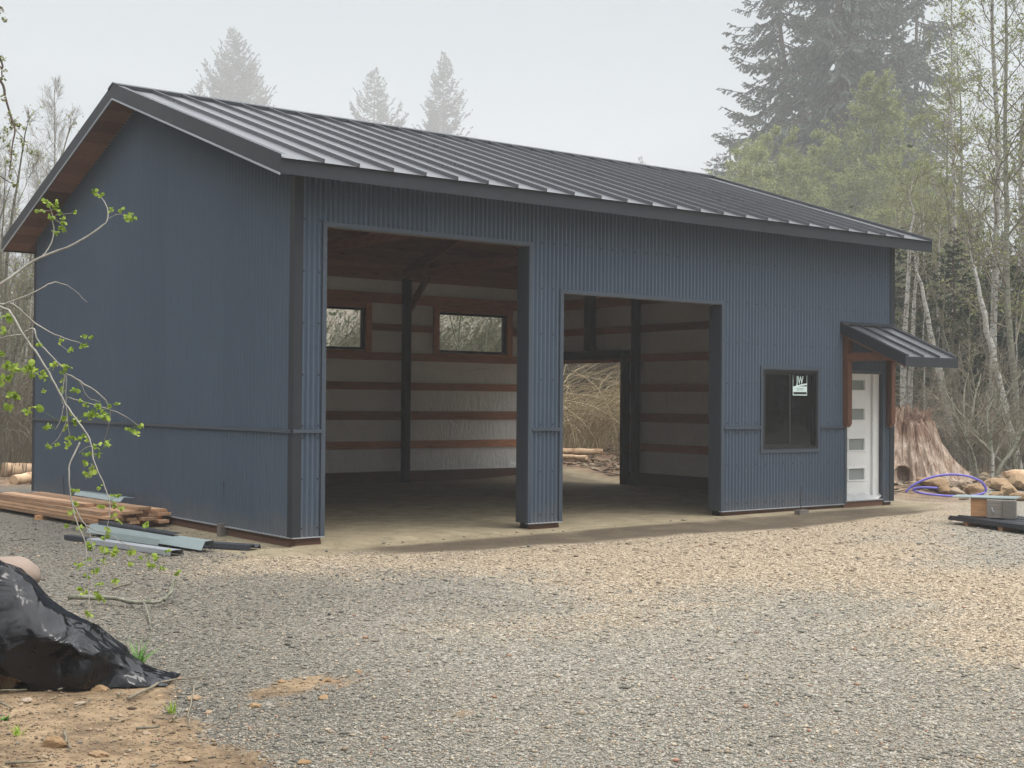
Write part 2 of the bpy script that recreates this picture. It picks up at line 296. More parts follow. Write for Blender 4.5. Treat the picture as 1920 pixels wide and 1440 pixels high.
def zones(x, y):
    n1 = fbm(x, y, 1.3) - 0.5; n2 = fbm(x+40, y-7, 0.35) - 0.5
    tan = smooth(-1.8, 1.2, poly_dist(x, y, TAN) + 2.2*n1 + 0.9*n2)*0.95 + 0.10*smooth(.3, .7, fbm(x-5, y+3, 2.6))
    dirt = smooth(-0.05, 0.12, poly_dist(x, y, DIRT) + 0.5*n1 + 0.35*n2)
    for (cx, cy), r in CLAY:
        dirt = np.maximum(dirt, smooth(-0.03, 0.05, r - np.hypot((x-cx)*0.8, (y-cy)*1.2) + 0.5*n2))
    db = inb(x, y)
    fine = np.maximum(smooth(-1.0, -0.5, db + 0.5*n1 + 0.55*n2), 0)
    yu = -0.40 + 0.15*n1 + 0.12*n2; yl = -0.98 - 0.125*np.clip(x, 0, 6.5) + 0.06*np.clip(x-6.5, 0, 5)*2.2 + 0.4*n1 + 0.15*n2
    wet_shade = smooth(yl-0.10, yl+0.06, y)*smooth(yu+0.06, yu-0.08, y)*smooth(0.0, 1.2, x)*smooth(11.5, 9.5, x)*(0.95+0.6*n2)
    wet_shade = np.maximum(np.clip(wet_shade, 0, 1), 0.45*smooth(2.4, 5.6, y+1.2*n1+.6*n2)*(db > 0))  # indoors: shade painted into the floor colour, darker toward the back
    fine = np.maximum(fine, wet_shade*0.9)
    far = smooth(np.where((x > W) & (y > 4), 0.1, 2.0), np.where((x > W) & (y > 4), 0.8, 4.0), -db)*smooth(0.5, 2.5, (y - 0.35*x) )       # rough bare soil behind and beside the barn
    far = np.maximum(far, smooth(11.5, 13.5, x + 1.2*n1)*smooth(-0.6, 0.6, y - 0.55*(x-12) + 0.8*n1 + 0.5))
    far = np.where((x < 0) & (y < 9.0 + 2*n1), 0, far)
    return tan, dirt, np.clip(fine, 0, 1), wet_shade, np.clip(far, 0, 1)
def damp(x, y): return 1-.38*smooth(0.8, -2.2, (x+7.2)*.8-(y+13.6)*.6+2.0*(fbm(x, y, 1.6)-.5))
def gz(x, y):
    x = np.asarray(x, float); y = np.asarray(y, float)
    z = -0.125 + 0.009*np.clip(x, -2, 8) + 0.03*(fbm(x, y, 2.5)-0.5)
    db = inb(x, y); z = np.where(db > 0, -0.075 + 0.012*(fbm(x, y, .8)-.5), z)
    dd = smooth(0, 1.2, poly_dist(x, y, DIRT)); z = z + 0.05*dd + 0.05*dd*(fbm(x+9, y, 0.5)-0.5)
    z = z - 0.035*np.exp(-((y+0.62+0.02*x)/0.18)**2)*smooth(0, 2, x)*smooth(12, 10, x)
    out_ = np.hypot(x-CAM[0], y-CAM[1])
    z = z + 0.12*smooth(22, 30, out_)*(fbm(x, y, 1.7)-0.4)
    # debris bank beyond the side opening, low spoil mound right of the door
    ang_ = np.arctan2(x-CAM[0], y-CAM[1]); z = z + 0.50*smooth(27.0, 32.5, out_)*np.exp(-((ang_-0.72)/0.10)**2)
    z = z + 0.16*np.exp(-(((x-13.6)/1.4)**2+((y-1.6)/0.7)**2))*(0.6+0.8*fbm(x, y, .4))
    return z + 0.9*smooth(40, 75, out_) + 66*np.exp(-((np.arctan2(x-CAM[0], y-CAM[1])-0.53)/0.17)**2)*smooth(230, 390, out_)
fx = np.arange(-12, 24, 0.13); cx_ = np.concatenate([-12-np.geomspace(600, 0.6, 24), fx, 24+np.geomspace(0.6, 620, 26)])
fy = np.arange(-14, 18, 0.13); cy_ = np.concatenate([-14-np.geomspace(600, 0.6, 24), fy, 18+np.geomspace(0.6, 620, 26)])
GX, GY = np.meshgrid(cx_, cy_); gx, gy = GX.ravel(), GY.ravel(); nxx = len(cx_)
I = np.arange(len(gx)).reshape(GX.shape); F = np.stack([I[:-1, :-1], I[:-1, 1:], I[1:, 1:], I[1:, :-1]], -1).reshape(-1, 4)
za = zones(gx, gy)
me = npmesh('ground', np.stack([gx, gy, gz(gx, gy)], 1), F, dict(tan=za[0], dirt=za[1], fine=za[2], wet_shade=za[3], soil=za[4], damp=damp(gx, gy)))
k = M('ground_mix', 0.92, 0, 0.2)
cell = k.vor(58, 'Color'); cd1 = k.vor(58, 'Distance'); cell2 = k.vor(95, 'Color'); hsv = k.n.new('ShaderNodeSeparateColor'); k.l.new(cell, hsv.inputs[0])
val = hsv.outputs[0]; nb = k.noise(0.9, 5, 0.6)
gray = k.ramp(val, [(0.0, (0.10, 0.093, 0.078)), (0.45, (0.215, 0.20, 0.165)), (0.8, (0.32, 0.295, 0.245)), (1.0, (0.49, 0.455, 0.385))])
gray = k.mix(k.rng(nb, 0.35, 0.65, 0, 0.3), gray, (0.30, 0.26, 0.20))
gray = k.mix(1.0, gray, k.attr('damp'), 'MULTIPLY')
tanc = k.ramp(val, [(0.0, (0.17, 0.13, 0.085)), (0.45, (0.33, 0.26, 0.175)), (0.8, (0.44, 0.355, 0.25)), (1.0, (0.64, 0.54, 0.42))])
tf = k.rng(k.mth('ADD', k.attr('tan'), k.mth('MULTIPLY', k.mth('SUBTRACT', hsv.outputs[1], 0.5), 0.7)), 0.3, 0.7, 0, 1)
c = k.mix(tf, gray, tanc)
fn = k.noise(3.5, 9, 0.78); finec = k.ramp(fn, [(0.28, (0.14, 0.115, 0.072)), (0.5, (0.26, 0.215, 0.14)), (0.72, (0.36, 0.305, 0.205))])
c = k.mix(k.rng(k.mth('ADD', k.attr('fine'), k.mth('MULTIPLY', k.mth('SUBTRACT', hsv.outputs[2], 0.5), 0.5)), 0.35, 0.65, 0, 1), c, finec)
dn = k.noise(3.5, 10, 0.78); dirtc = k.ramp(dn, [(0.25, (0.065, 0.043, 0.03)), (0.43, (0.140, 0.097, 0.057)), (0.56, (0.245, 0.172, 0.102)), (0.75, (0.39, 0.29, 0.18))])
c = k.mix(k.rng(k.mth('ADD', k.attr('dirt'), k.mth('MULTIPLY', k.mth('SUBTRACT', hsv.outputs[2], 0.5), 0.6)), 0.35, 0.65, 0, 1), c, dirtc)
sn = k.noise(2.2, 8, 0.75); soilc = k.ramp(sn, [(0.3, (0.075, 0.05, 0.035)), (0.5, (0.20, 0.13, 0.085)), (0.7, (0.38, 0.26, 0.165))])
c = k.mix(k.attr('soil'), c, soilc)
c = k.mix(k.mth('MULTIPLY', k.attr('wet_shade'), 0.95), c, k.ramp(k.noise(20, 5, .7), [(0.3, (0.05, 0.038, 0.026)), (0.7, (0.105, 0.08, 0.055))]))
k.col(c)
hgt = k.mth('MULTIPLY', k.mth('SUBTRACT', 1.0, cd1), k.mth('SUBTRACT', 1.0, k.mth('MULTIPLY', k.mth('MAXIMUM', k.attr('fine'), k.attr('dirt')), 0.85)))
k.bump(k.mth('ADD', hgt, k.mth('MULTIPLY', dn, 0.8)), 0.8, 0.02)
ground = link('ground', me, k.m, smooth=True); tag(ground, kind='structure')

# loose stones standing proud of the gravel
def gravel():
    n = 200000; r = np.random.RandomState(5)
    px = r.uniform(-60, 1980, n); py = 975 + (1470-975)*r.rand(n)**0.9
    dirs = _f[None] + ((px-960)/FPX)[:, None]*_r[None] + ((720-py)/FPX)[:, None]*_u[None]
    t = (-0.13-CAM[2])/dirs[:, 2]; P = CAM[None]+t[:, None]*dirs; x, y = P[:, 0], P[:, 1]
    tan, dirt, fine, wet_shade, soil = zones(x, y); keep = (inb(x, y) < -0.15) & (t < 34)
    pr = np.clip(1 - 0.9*wet_shade - 0.80*fine - 0.80*dirt - 0.9*soil, 0, 1); keep &= r.rand(n) < pr
    x, y, tan, dirt = x[keep], y[keep], tan[keep], dirt[keep]; n = len(x)
    s = 0.0048*np.exp(r.normal(0, 0.50, n)); s = np.clip(s, 0.0025, 0.026)*np.clip(t[keep]/10, 0.9, 1.5)
    base = np.array([[1,0,0],[0,1,0],[-1,0,0],[0,-1,0],[0,0,0.8],[0,0,-0.6]], float)
    Fb = np.array([[0,1,4],[1,2,4],[2,3,4],[3,0,4],[1,0,5],[2,1,5],[3,2,5],[0,3,5]])
    V = base[None] * (1+r.uniform(-0.4, 0.4, (n, 6, 3))) * (s[:, None, None]*np.stack([r.uniform(.8, 1.5, n), r.uniform(.7, 1.1, n), r.uniform(.5, .9, n)], 1)[:, None, :])
    a = r.uniform(0, 6.28, n); ca, sa = np.cos(a)[:, None], np.sin(a)[:, None]
    X = V[..., 0]*ca - V[..., 1]*sa; Y = V[..., 0]*sa + V[..., 1]*ca
    V = np.stack([X + x[:, None], Y + y[:, None], V[..., 2] + (gz(x, y)+s*0.25)[:, None]], -1).reshape(-1, 3)
    FF = (Fb[None] + (np.arange(n)*6)[:, None, None]).reshape(-1, 3)
    me = npmesh('gravel', V, FF)
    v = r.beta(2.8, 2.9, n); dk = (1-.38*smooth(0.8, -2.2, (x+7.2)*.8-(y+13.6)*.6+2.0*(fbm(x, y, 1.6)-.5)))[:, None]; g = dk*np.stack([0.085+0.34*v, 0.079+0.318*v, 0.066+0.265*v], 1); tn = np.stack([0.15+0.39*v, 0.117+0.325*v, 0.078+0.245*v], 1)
    m_ = (r.rand(n) < 0.10+0.86*tan)[:, None]; col = np.where(m_, tn, g); dm = (r.rand(n) < 0.85*dirt)[:, None]; col = np.where(dm, np.stack([.07+.32*v, .048+.235*v, .03+.15*v], 1), col); rd = (r.rand(n) < 0.02)[:, None]; col = np.where(rd, np.array([0.3, 0.17, 0.11]), col)
    ca_ = me.attributes.new('stone', 'FLOAT_COLOR', 'POINT'); ca_.data.foreach_set('color', np.repeat(np.concatenate([col, np.ones((n, 1))], 1), 6, axis=0).astype(np.float32).ravel())
    tag(link('gravel', me, MT['stone']), 'grey and tan crushed stone gravel spread over the yard', 'gravel', kind='stuff')
gravel()

exec_order = None
# ------------------------------------------------------------------ the barn
barn = thing('pole_barn', (0, 0, 0), 'large slate blue corrugated metal pole barn with charcoal standing seam roof', 'barn')
PITCH_C = 0.0678; AMP = 0.0175
def corrugated(name, axis, length, ztop, holes, place, zlo=0.0, zhi=None, parent=barn, PITCH_C=0.0678):
    """vertical corrugations along one wall; holes = (a0, a1, z0, z1); place(a, out, z) -> xyz"""
    n = int(round(length/PITCH_C))*8; cuts = sorted(set([i*length/n for i in range(n+1)] + [h for H in holes for h in H[:2]]))
    V = []; F = []
    for a, b in zip(cuts[:-1], cuts[1:]):
        if b-a < 1e-5: continue
        m = (a+b)/2; iv = [(zlo, None)]
        hs_ = sorted([(h[2], h[3]) for h in holes if h[0] <= m <= h[1]])
        segs = []; z = zlo
        for h0, h1 in hs_:
            if h0 > z: segs.append((z, h0, False))
            z = max(z, h1)
        segs.append((z, None, True))
        for z0, z1, top in segs:
            za_, zb_ = (z1, z1) if not top else (ztop(a), ztop(b))
            if zhi is not None: za_, zb_ = min(za_, zhi), min(zb_, zhi)
            if min(za_, zb_) <= z0+1e-4: continue
            oa = AMP*(1+math.sin(2*math.pi*a/PITCH_C)); ob = AMP*(1+math.sin(2*math.pi*b/PITCH_C))
            i = len(V); V += [place(a, oa, z0), place(b, ob, z0), place(b, ob, zb_), place(a, oa, za_)]; F.append((i, i+1, i+2, i+3))
    me = npmesh(name, V, F); return link(name, me, MT['blue'], parent)
TALL = (0.385, 3.34, -1, 3.565); SHORT = (3.915, 6.875, -1, 2.988); WIN = (7.758, 8.994, 0.874, 2.073); DOOR = (9.69, 10.585, -1, 2.05)
fronts = [TALL, SHORT, WIN, DOOR]
wtop = lambda a: 4.17
corrugated('front_wall_cladding', 0, W, wtop, fronts, lambda a, o, z: (a, -o-0.001, z))
corrugated('left_gable_cladding', 1, D, lambda a: zroof(a)-0.16, [], lambda a, o, z: (-o-0.001, a, z), PITCH_C=0.0898)
BW = [(4.62, 6.36, 2.56, 3.38), (8.10, 9.84, 2.56, 3.38), (1.1, 2.84, 2.56, 3.38)]
corrugated('back_wall_cladding', 0, W, wtop, BW, lambda a, o, z: (a, D+o+0.001, z))
SIDE = (6.36, 8.80, -1, 2.44)
corrugated('right_gable_cladding', 1, D, lambda a: zroof(a)-0.16, [SIDE], lambda a, o, z: (W+o+0.001, a, z))
# wainscot flashing band
for x0, x1 in ((-0.035, 0.33), (3.405, 3.85), (6.935, 7.70), (9.05, 9.62), (10.655, W+0.035)): b = MB(); b.box((x0, -0.050, 1.185), (x1, 0.004, 1.215)); b.box((x0, -0.040, 1.2152), (x1, 0.003, 1.226)); b.build('belt_flashing', MT['blue_trim'], barn)
b = MB()
b.box((-0.050, 0.005, 1.185), (0.002, D+0.03, 1.215)); b.box((-0.040, 0.0052, 1.2152), (0.001, D+0.028, 1.226))
b.box((W-0.002, 0.005, 1.185), (W+0.050, SIDE[0]-.08, 1.215)); b.box((0, D-0.004, 1.185), (W, D+0.05, 1.215))
b.build('belt_flashing', MT['blue_trim'], barn)
def screws(name, pts, ax):
    V = []; F = []; e = 0.009
    for a, z in pts:
        o = len(V); q = [(-e, -e), (e, -e), (e, e), (-e, e)]
        for dx, dz in q: V.append((a+dx, -AMP*2-0.004, z+dz) if ax == 0 else (-AMP*2-0.004, a+dx, z+dz))
        for dx, dz in q: V.append((a+dx, -AMP*1.9, z+dz) if ax == 0 else (-AMP*1.9, a+dx, z+dz))
        F += [(o, o+1, o+2, o+3)] + [(o+i, o+4+i, o+4+(i+1) % 4, o+(i+1) % 4) for i in range(4)]
    o = link(name, npmesh(name, V, F), MT['corner'], barn); o['kind'] = 'stuff'
sz_ = (0.10, 0.66, 1.13, 1.27, 1.85, 2.44, 3.03, 3.62)
def crest(i): return (i+0.25)*PITCH_C*1.0
screws('front_screws', [(crest(i), z) for i in range(1, 159, 3) for z in sz_ if not any(h[0]-.06 <= crest(i) <= h[1]+.06 and h[2]-.06 <= z <= h[3]+.06 for h in fronts)], 0)
# corner trims (two legs each)
for cx0, cy0, sx, sy in ((0, 0, -1, -1), (W, 0, 1, -1), (0, D, -1, 1), (W, D, 1, 1)):
    t = MB(); zt = 4.15
    xo = cx0 + sx*0.038; yo = cy0 + sy*0.038
    xa, xb = sorted((xo, cx0 - sx*0.075)); ya, yb = sorted((yo, cy0 - sy*0.075))
    t.box((xa, min(yo, yo-sy*0.004), 0.0), (xb, max(yo, yo-sy*0.004), zt))
    t.box((min(xo, xo-sx*0.004), min(yo-sy*0.005, cy0-sy*0.075), 0.0), (max(xo, xo-sx*0.004), max(yo-sy*0.005, cy0-sy*0.075), zt))
    t.build('corner_trim', MT['corner'], barn)
# opening trims
def jambs(x0, x1, z1, depth, zb=0.0):
    t = MB(); wd = 0.055
    for a, c_ in ((x0-wd, x0), (x1, x1+wd)): t.box((a, -0.038, zb), (c_, -0.004, z1+wd))
    t.box((x0+0.0005, -0.037, z1), (x1-0.0005, -0.004, z1+wd-0.003))
    t.build('opening_trim', MT['blue_trim'], barn)
    for a in (x0-0.006, x1): t = MB(); t.box((a, -0.003, zb), (a+0.006, depth, z1)); t.build('jamb_flashing', MT['jamb'], barn)
    t = MB(); t.box((x0, -0.003, z1-0.002), (x1, 0.028, z1+0.004)); t.box((x0+.01, 0.03, z1-0.004), (x1-.01, 0.068, z1+0.14)); t.build('header_board', MT['grey_wood'], barn)
jambs(TALL[0], TALL[1], TALL[3], 0.215); jambs(SHORT[0], SHORT[1], SHORT[3], 0.215); jambs(DOOR[0], DOOR[1], DOOR[3], 0.12)
# pale drip edge and wooden skirt under the metal
sk = MB()
for x0, x1 in ((-0.03, TALL[0]-0.002), (TALL[1]+0.002, SHORT[0]-0.002), (SHORT[1]+0.002, DOOR[0]-0.06), (DOOR[1]+0.02, W+0.03)):
    d = MB(); d.box((x0, -0.048, -0.012), (x1, 0.01, -0.001)); d.build('drip_edge', MT['drip'], barn); sk.box((x0+0.06, 0.0, -0.30), (x1-0.03, 0.038, -0.013), 0.5)
    sk.box((x0+0.06, -0.012, -0.30), (x1-0.03, -0.0005, -0.055), 0.3)
sk.box((DOOR[0]-0.05, -0.02, -0.30), (DOOR[1]+0.02, 0.10, 0.028), 0.75)
d = MB(); d.box((-0.048, 0.0105, -0.0125), (0.01, D+0.03, -0.0012)); sk.box((0.0, 0.04, -0.30), (0.038, D-0.05, -0.013), 0.6); sk.box((-0.012, 0.05, -0.3), (-0.0005, D, -0.05), 0.35)
for y0, y1 in ((0.0, SIDE[0]), (SIDE[1], D)): sk.box((W-0.038, y0+.04, -0.30), (W-0.0005, y1-.04, 0.17), 0.35)
sk.box((0.04, D-0.038, -0.30), (W-0.04, D-0.0005, 0.15), 0.25)
d.build('drip_edge', MT['drip'], barn); sk.build('skirt_board', MT['skirt'], barn)
# roof: pans, ribs, fascia, soffit
def slope_pt(x, y, off=0.0):                 # a point above the roof plane, measured square to it
    s = 1 if y >= D/2 else -1; nrm = Vector((0, s*S_, 1)).normalized(); return Vector((x, y, zroof(y))) + nrm*off
pan = MB(); x0, x1 = -OG, W+OG
for ya, yb in ((-OE-0.045, D/2), (D+OE+0.045, D/2)):
    sgn = -1 if ya < yb else 1
    def rp(x, y, off): nrm = Vector((0, sgn*S_, 1)).normalized(); return Vector((x, y, ZR-S_*abs(y-D/2))) + nrm*off
    pan.add([rp(x0, ya, 0), rp(x1, ya, 0), rp(x1, yb, 0), rp(x0, yb, 0)], [(0, 1, 2, 3)] if sgn < 0 else [(3, 2, 1, 0)])
roof = pan.build('roof', MT['roof'], barn)
for i in range(25):
    rb = MB(); x = 0.072 + 0.4525*i
    if i == 24: x = W+OG-0.03
    for ya, yb, sgn in ((-OE-0.048, D/2-0.05, -1), (D+OE+0.048, D/2+0.05, 1)):
        nrm = Vector((0, sgn*S_, 1)).normalized(); V = []
        for y in (ya, yb):
            base = Vector((x, y, ZR-S_*abs(y-D/2)))
            for dx, h in ((-0.014, 0.0008), (-0.011, 0.046), (0.009, 0.046), (0.012, 0.0008)): V.append(base + Vector((dx, 0, 0)) + nrm*h)
        F_ = [(0, 1, 5, 4), (1, 2, 6, 5), (2, 3, 7, 6), (0, 3, 2, 1), (4, 5, 6, 7)]
        rb.add(V, F_ if sgn > 0 else [q[::-1] for q in F_])
    rb.build('roof_rib', MT['roof'], roof)
rc = MB(); hh = 0.052
for sgn in (-1, 1):
    y = D/2 + sgn*0.17; rc.add([(x0-0.02, D/2, ZR+hh), (x1+0.02, D/2, ZR+hh), (x1+0.02, y, ZR+hh-0.17*S_), (x0-0.02, y, ZR+hh-0.17*S_),
        (x0-0.02, D/2, ZR+hh-0.02), (x1+0.02, D/2, ZR+hh-0.02), (x1+0.02, y, ZR+hh-0.17*S_-0.045), (x0-0.02, y, ZR+hh-0.17*S_-0.045)],
        [(0, 1, 2, 3), (7, 6, 5, 4), (3, 2, 6, 7), (0, 3, 7, 4), (1, 5, 6, 2)])
rc.build('ridge_cap', MT['char'], roof)
fa = MB(); lt = MB()
fh = 0.185
for xs, xe in ((x0-0.012, x0+0.0), (x1, x1+0.012)):           # rake fascia, both gables, with top return over the pan
    for ya, yb in ((-OE-0.012, D/2), (D+OE+0.012, D/2)):
        P = [(xs, ya, ZR-S_*abs(ya-D/2)+0.035), (xs, yb, ZR+0.035), (xs, yb, ZR-fh), (xs, ya, ZR-S_*abs(ya-D/2)-fh)]
        fa.prism(P, (xe-xs, 0, 0))
        xr = (xe, xe+0.07) if xs < 0 else (xs-0.07, xs)
        fa.add([(xr[0], ya, P[0][2]), (xr[1], ya, P[0][2]), (xr[1], yb, ZR+0.035), (xr[0], yb, ZR+0.035)], [(0, 1, 2, 3)] if ya < yb else [(3, 2, 1, 0)])
        q = -0.016 if xs < 0 else 0.012
        lt = MB(); lt.prism([(xs+q, ya, P[3][2]+0.012), (xs+q, yb, ZR-fh+0.012), (xs+q, yb, ZR-fh-0.010), (xs+q, ya, P[3][2]-0.010)], (0.016 if xs < 0 else 0.004, 0, 0)); lt.build('fascia_drip', MT['drip'], roof)
for ya, s in ((-OE, -1), (D+OE, 1)):
    z = zroof(ya); y_ = sorted((ya+s*0.012, ya)); fa.box((x0+0.0005, y_[0], z-fh), (x1-0.0005, y_[1], z-0.012))
    y_ = sorted((ya+s*0.0, ya-s*0.02)); 
fa.build('fascia', MT['char'], roof)
so_ = MB(); rr = random.Random(2)
nb_ = 16
for side in (0, 1):
    for i in range(nb_):
        t0, t1 = i/nb_, (i+1)/nb_; ya = (-OE+0.0+(D/2+OE)*t0) if side == 0 else (D+OE-(D/2+OE)*t0); yb = (-OE+(D/2+OE)*t1) if side == 0 else (D+OE-(D/2+OE)*t1)
        zo = -0.160 - 0.002*(i % 2); tone = rr.choice((0.15, 0.35, 0.8, 0.95, 0.6))
        for xa, xb in ((x0+0.001, -0.024), (W+0.024, x1-0.001)):
            so_.prism([(xa, ya, ZR-S_*abs(ya-D/2)+zo), (xa, yb, ZR-S_*abs(yb-D/2)+zo), (xa, yb, ZR-S_*abs(yb-D/2)+zo+0.02), (xa, ya, ZR-S_*abs(ya-D/2)+zo+0.02)], (xb-xa, 0, 0), tone)
for ya, yb in ((-OE+0.001, -0.024), (D+OE-0.001, D+0.024)):
    so_.prism([(-0.023, ya, zroof(ya)-0.163), (-0.023, yb, zroof(yb)-0.163), (-0.023, yb, zroof(yb)-0.14), (-0.023, ya, zroof(ya)-0.14)], (W+0.046, 0, 0), 0.3)
so_.build('soffit', MT['soffit'], roof)
# roof underside, purlins, trusses
dk = MB()
for ya, yb in ((0.02, D/2), (D-0.02, D/2)): dk.prism([(0.02, ya, zroof(ya)-0.045), (0.02, yb, ZR-0.045), (0.02, yb, ZR-0.03), (0.02, ya, zroof(ya)-0.03)], (W-0.04, 0, 0), 0.5)
dk.build('roof_deck', MT['deck'], roof)
for i in range(8):
    for s in (-1, 1):
        y = D/2 + s*(0.25+0.58*i); pu = MB(); pu.box((0.05, y-0.019, zroof(y)-0.19), (W-0.05, y+0.019, zroof(y)-0.052), 0.3+0.4*((i*7) % 3)/2); pu.build('purlin', MT['deck'], roof)
for xt in (3.62, 7.28):
    t = MB()
    for s in (-1, 1):
        ye = D/2+s*(D/2-0.07)
        t.bar((xt, ye, zroof(ye)-0.33), (xt, D/2, ZR-0.33), 0.09, 0.22, (0, 0, 1), 0.5)
        t.bar((xt+0.05, D/2+s*(D/2-0.15), 3.35), (xt+0.05, D/2+s*(D/2-1.05), 4.22), 0.05, 0.14, (0, 0, 1), 0.25)
        t.bar((xt, D/2+s*0.05, 4.2), (xt, D/2+s*2.3, zroof(D/2+2.3)-0.42), 0.05, 0.12, (0, 0, 1), 0.5)
    t.box((xt-0.06, 0.08, 3.99), (xt-0.02, D-0.08, 4.15), 0.8); t.box((xt-0.03, D/2-0.07, 4.16), (xt+0.03, D/2+0.07, ZR-0.4), 0.4)
    t.build('roof_truss', MT['truss'], barn)
# inner faces: insulation facing sheets pieced round the openings
def sheet(rects, fn, name='insulation'):
    m_ = MB()
    for a0, a1, z0, z1 in rects:
        n = max(1, int((a1-a0)/0.12)); kz = max(1, int((z1-z0)/0.12)); V = []; F_ = []
        for i in range(n+1):
            for j in range(kz+1):
                a = a0+(a1-a0)*i/n; z = z0+(z1-z0)*j/kz; V.append(fn(a, z))
        for i in range(n):
            for j in range(kz): F_.append((i*(kz+1)+j, (i+1)*(kz+1)+j, (i+1)*(kz+1)+j+1, i*(kz+1)+j+1))
        m_.add(V, F_)
    return m_.build(name, MT['vinyl'], barn, smooth=True)
def puff(a, z):                               # the facing billows between girts
    return 0.012*abs(math.sin(math.pi*(z-0.68)/0.585)) + 0.008*(mn.noise(Vector((a*1.3, z*1.1, 3))))
sheet([(0.02, 4.62, 0.15, 4.165), (4.62, 6.36, 0.15, 2.56), (4.62, 6.36, 3.38, 4.165), (6.36, 8.10, 0.15, 4.165), (8.10, 9.84, 0.15, 2.56), (8.10, 9.84, 3.38, 4.165), (9.84, W-0.02, 0.15, 4.165)], lambda a, z: (a, D-0.022-puff(a, z), z))
gtop = lambda y: zroof(y)-0.06
def gsheet(fx_, a0, a1, zb):
    m_ = MB(); n = max(1, int((a1-a0)/0.15)); kz = 24; V = []; F_ = []
    for i in range(n+1):
        y = a0+(a1-a0)*i/n
        for j in range(kz+1): z = zb+(gtop(y)-zb)*j/kz; V.append((fx_(puff(y+9, z)), y, z))
    for i in range(n):
        for j in range(kz): F_.append((i*(kz+1)+j, (i+1)*(kz+1)+j, (i+1)*(kz+1)+j+1, i*(kz+1)+j+1))
    m_.add(V, F_); return m_.build('insulation', MT['vinyl'], barn, smooth=True)
gsheet(lambda p_: W-0.022-p_, 0.02, SIDE[0], 0.16); gsheet(lambda p_: W-0.022-p_, SIDE[0], SIDE[1], 2.44); gsheet(lambda p_: W-0.022-p_, SIDE[1], D-0.02, 0.16)
gsheet(lambda p_: 0.022+p_, 0.02, D-0.02, 0.1)
sheet([(0.02, 0.385, 0.1, 4.1), (0.385, 3.34, 3.57, 4.1), (3.34, 3.915, 0.1, 4.1), (3.915, 6.875, 2.995, 4.1), (6.875, 7.758, 0.1, 4.1), (7.758, 8.994, 0.1, .874), (7.758, 8.994, 2.073, 4.1), (8.994, 9.69, 0.1, 4.1), (9.69, 10.585, 2.06, 4.1), (10.585, W-.02, .1, 4.1)], lambda a, z: (a, 0.022+puff(a, z), z))
# girts
GZ = [(0.68, 0.15), (1.265, 0.17), (1.85, 0.15), (2.44, 0.15), (3.02, 0.14), (3.60, 0.20), (4.06, 0.20)]
rr = random.Random(8)
def girt(z, h, segs, fn, mat_):
    for a0, a1 in segs:
        g = MB(); fn(g, a0, a1, z-h/2, z+h/2, rr.uniform(0.3, 0.75)); g.build('girt', MT[mat_], barn)
for z, h in GZ:
    if 2.5 < z < 3.5: segs = [(0.06, 0.95), (2.98, 4.48), (6.50, 7.28), (7.2805, 7.95), (9.97, W-0.06)]
    else: segs = [(0.06, 3.62), (3.6205, 7.28), (7.2805, W-0.06)]
    for a0, a1 in segs:
        g = MB(); tone = rr.uniform(0.3, 0.7) + (0.4 if (abs(z-0.68) < .01 and a0 > 7) else 0); g.box((a0, D-0.078, z-h/2), (a1, D-0.040, z+h/2), tone); g.build('girt', MT['girt'], barn)
for z, h in GZ + [(4.6, .14), (5.15, .14)]:
    ym = 0.06; yM = D-0.06
    if z > 4.1: q = (ZR-0.25-z)/S_; ym = max(ym, D/2-q); yM = min(yM, D/2+q)
    if yM-ym < .3: continue
    for sgs, xx in (([(ym, min(SIDE[0]-0.13, yM))] + ([(SIDE[1], yM)] if z < 2.4 else ([(SIDE[0]-0.13, yM)] if yM > SIDE[0] else [])), (W-0.078, W-0.040)), ([(ym, yM)], (0.040, 0.078))):
        for a0, a1 in sgs:
            if a1-a0 < 0.05: continue
            g = MB(); g.box((xx[0], a0+.001, z-h/2), (xx[1], a1-.001, z+h/2), rr.uniform(0.25, 0.7)); g.build('girt', MT['girt_y'], barn)
for a0, a1, zz in ((6.93, 7.7, (.68, 1.26, 1.85, 2.44)), (3.39, 3.87, (.68, 1.26, 1.85, 2.44)), (0.06, 0.33, (.68, 1.26, 1.85, 2.44)), (0.06, W-.06, (3.8,))):
    for z in zz: g = MB(); g.box((a0, 0.040, z-.07), (a1, 0.078, z+.07), .5); g.build('girt', MT['girt'], barn)
g = MB(); g.box((0.06, D-0.075, 4.167), (W-0.06, D-0.03, 4.31), .4); g.build('eave_blocking', MT['girt'], barn)
# posts
def post(x, y, z1, s=0.14):
    g = MB(); g.box((x-s/2, y-s/2, -0.3), (x+s/2, y+s/2, z1)); g.build('post', MT['post'], barn, bevel=0.005)
for x in (0.152, 3.62, 7.28, W-0.152): post(x, D-0.152, 4.0)
for x in (0.24, 3.49, 3.76, 7.03): post(x, 0.155, 4.0)
post(10.69, 0.155, 4.0)
for y in (3.05, 5.96): post(W-0.152, y, zroof(y)-0.22); post(0.152, y, zroof(y)-0.22)
g = MB(); g.box((W-0.222, 7.26, 2.61), (W-0.082, 7.46, zroof(7.4)-0.22)); g.build('post', MT['post'], barn)
g = MB(); g.box((W-0.20, SIDE[0]-0.10, -0.1), (W-0.0, SIDE[0]-.0005, 2.60)); g.box((W-0.20, SIDE[1]+.0005, -0.1), (W-0.0, SIDE[1]+0.10, 2.60)); g.box((W-0.205, SIDE[0]-0.05, 2.44), (W-0.03, SIDE[1]+0.05, 2.605)); g.build('side_opening_frame', MT['post'], barn)
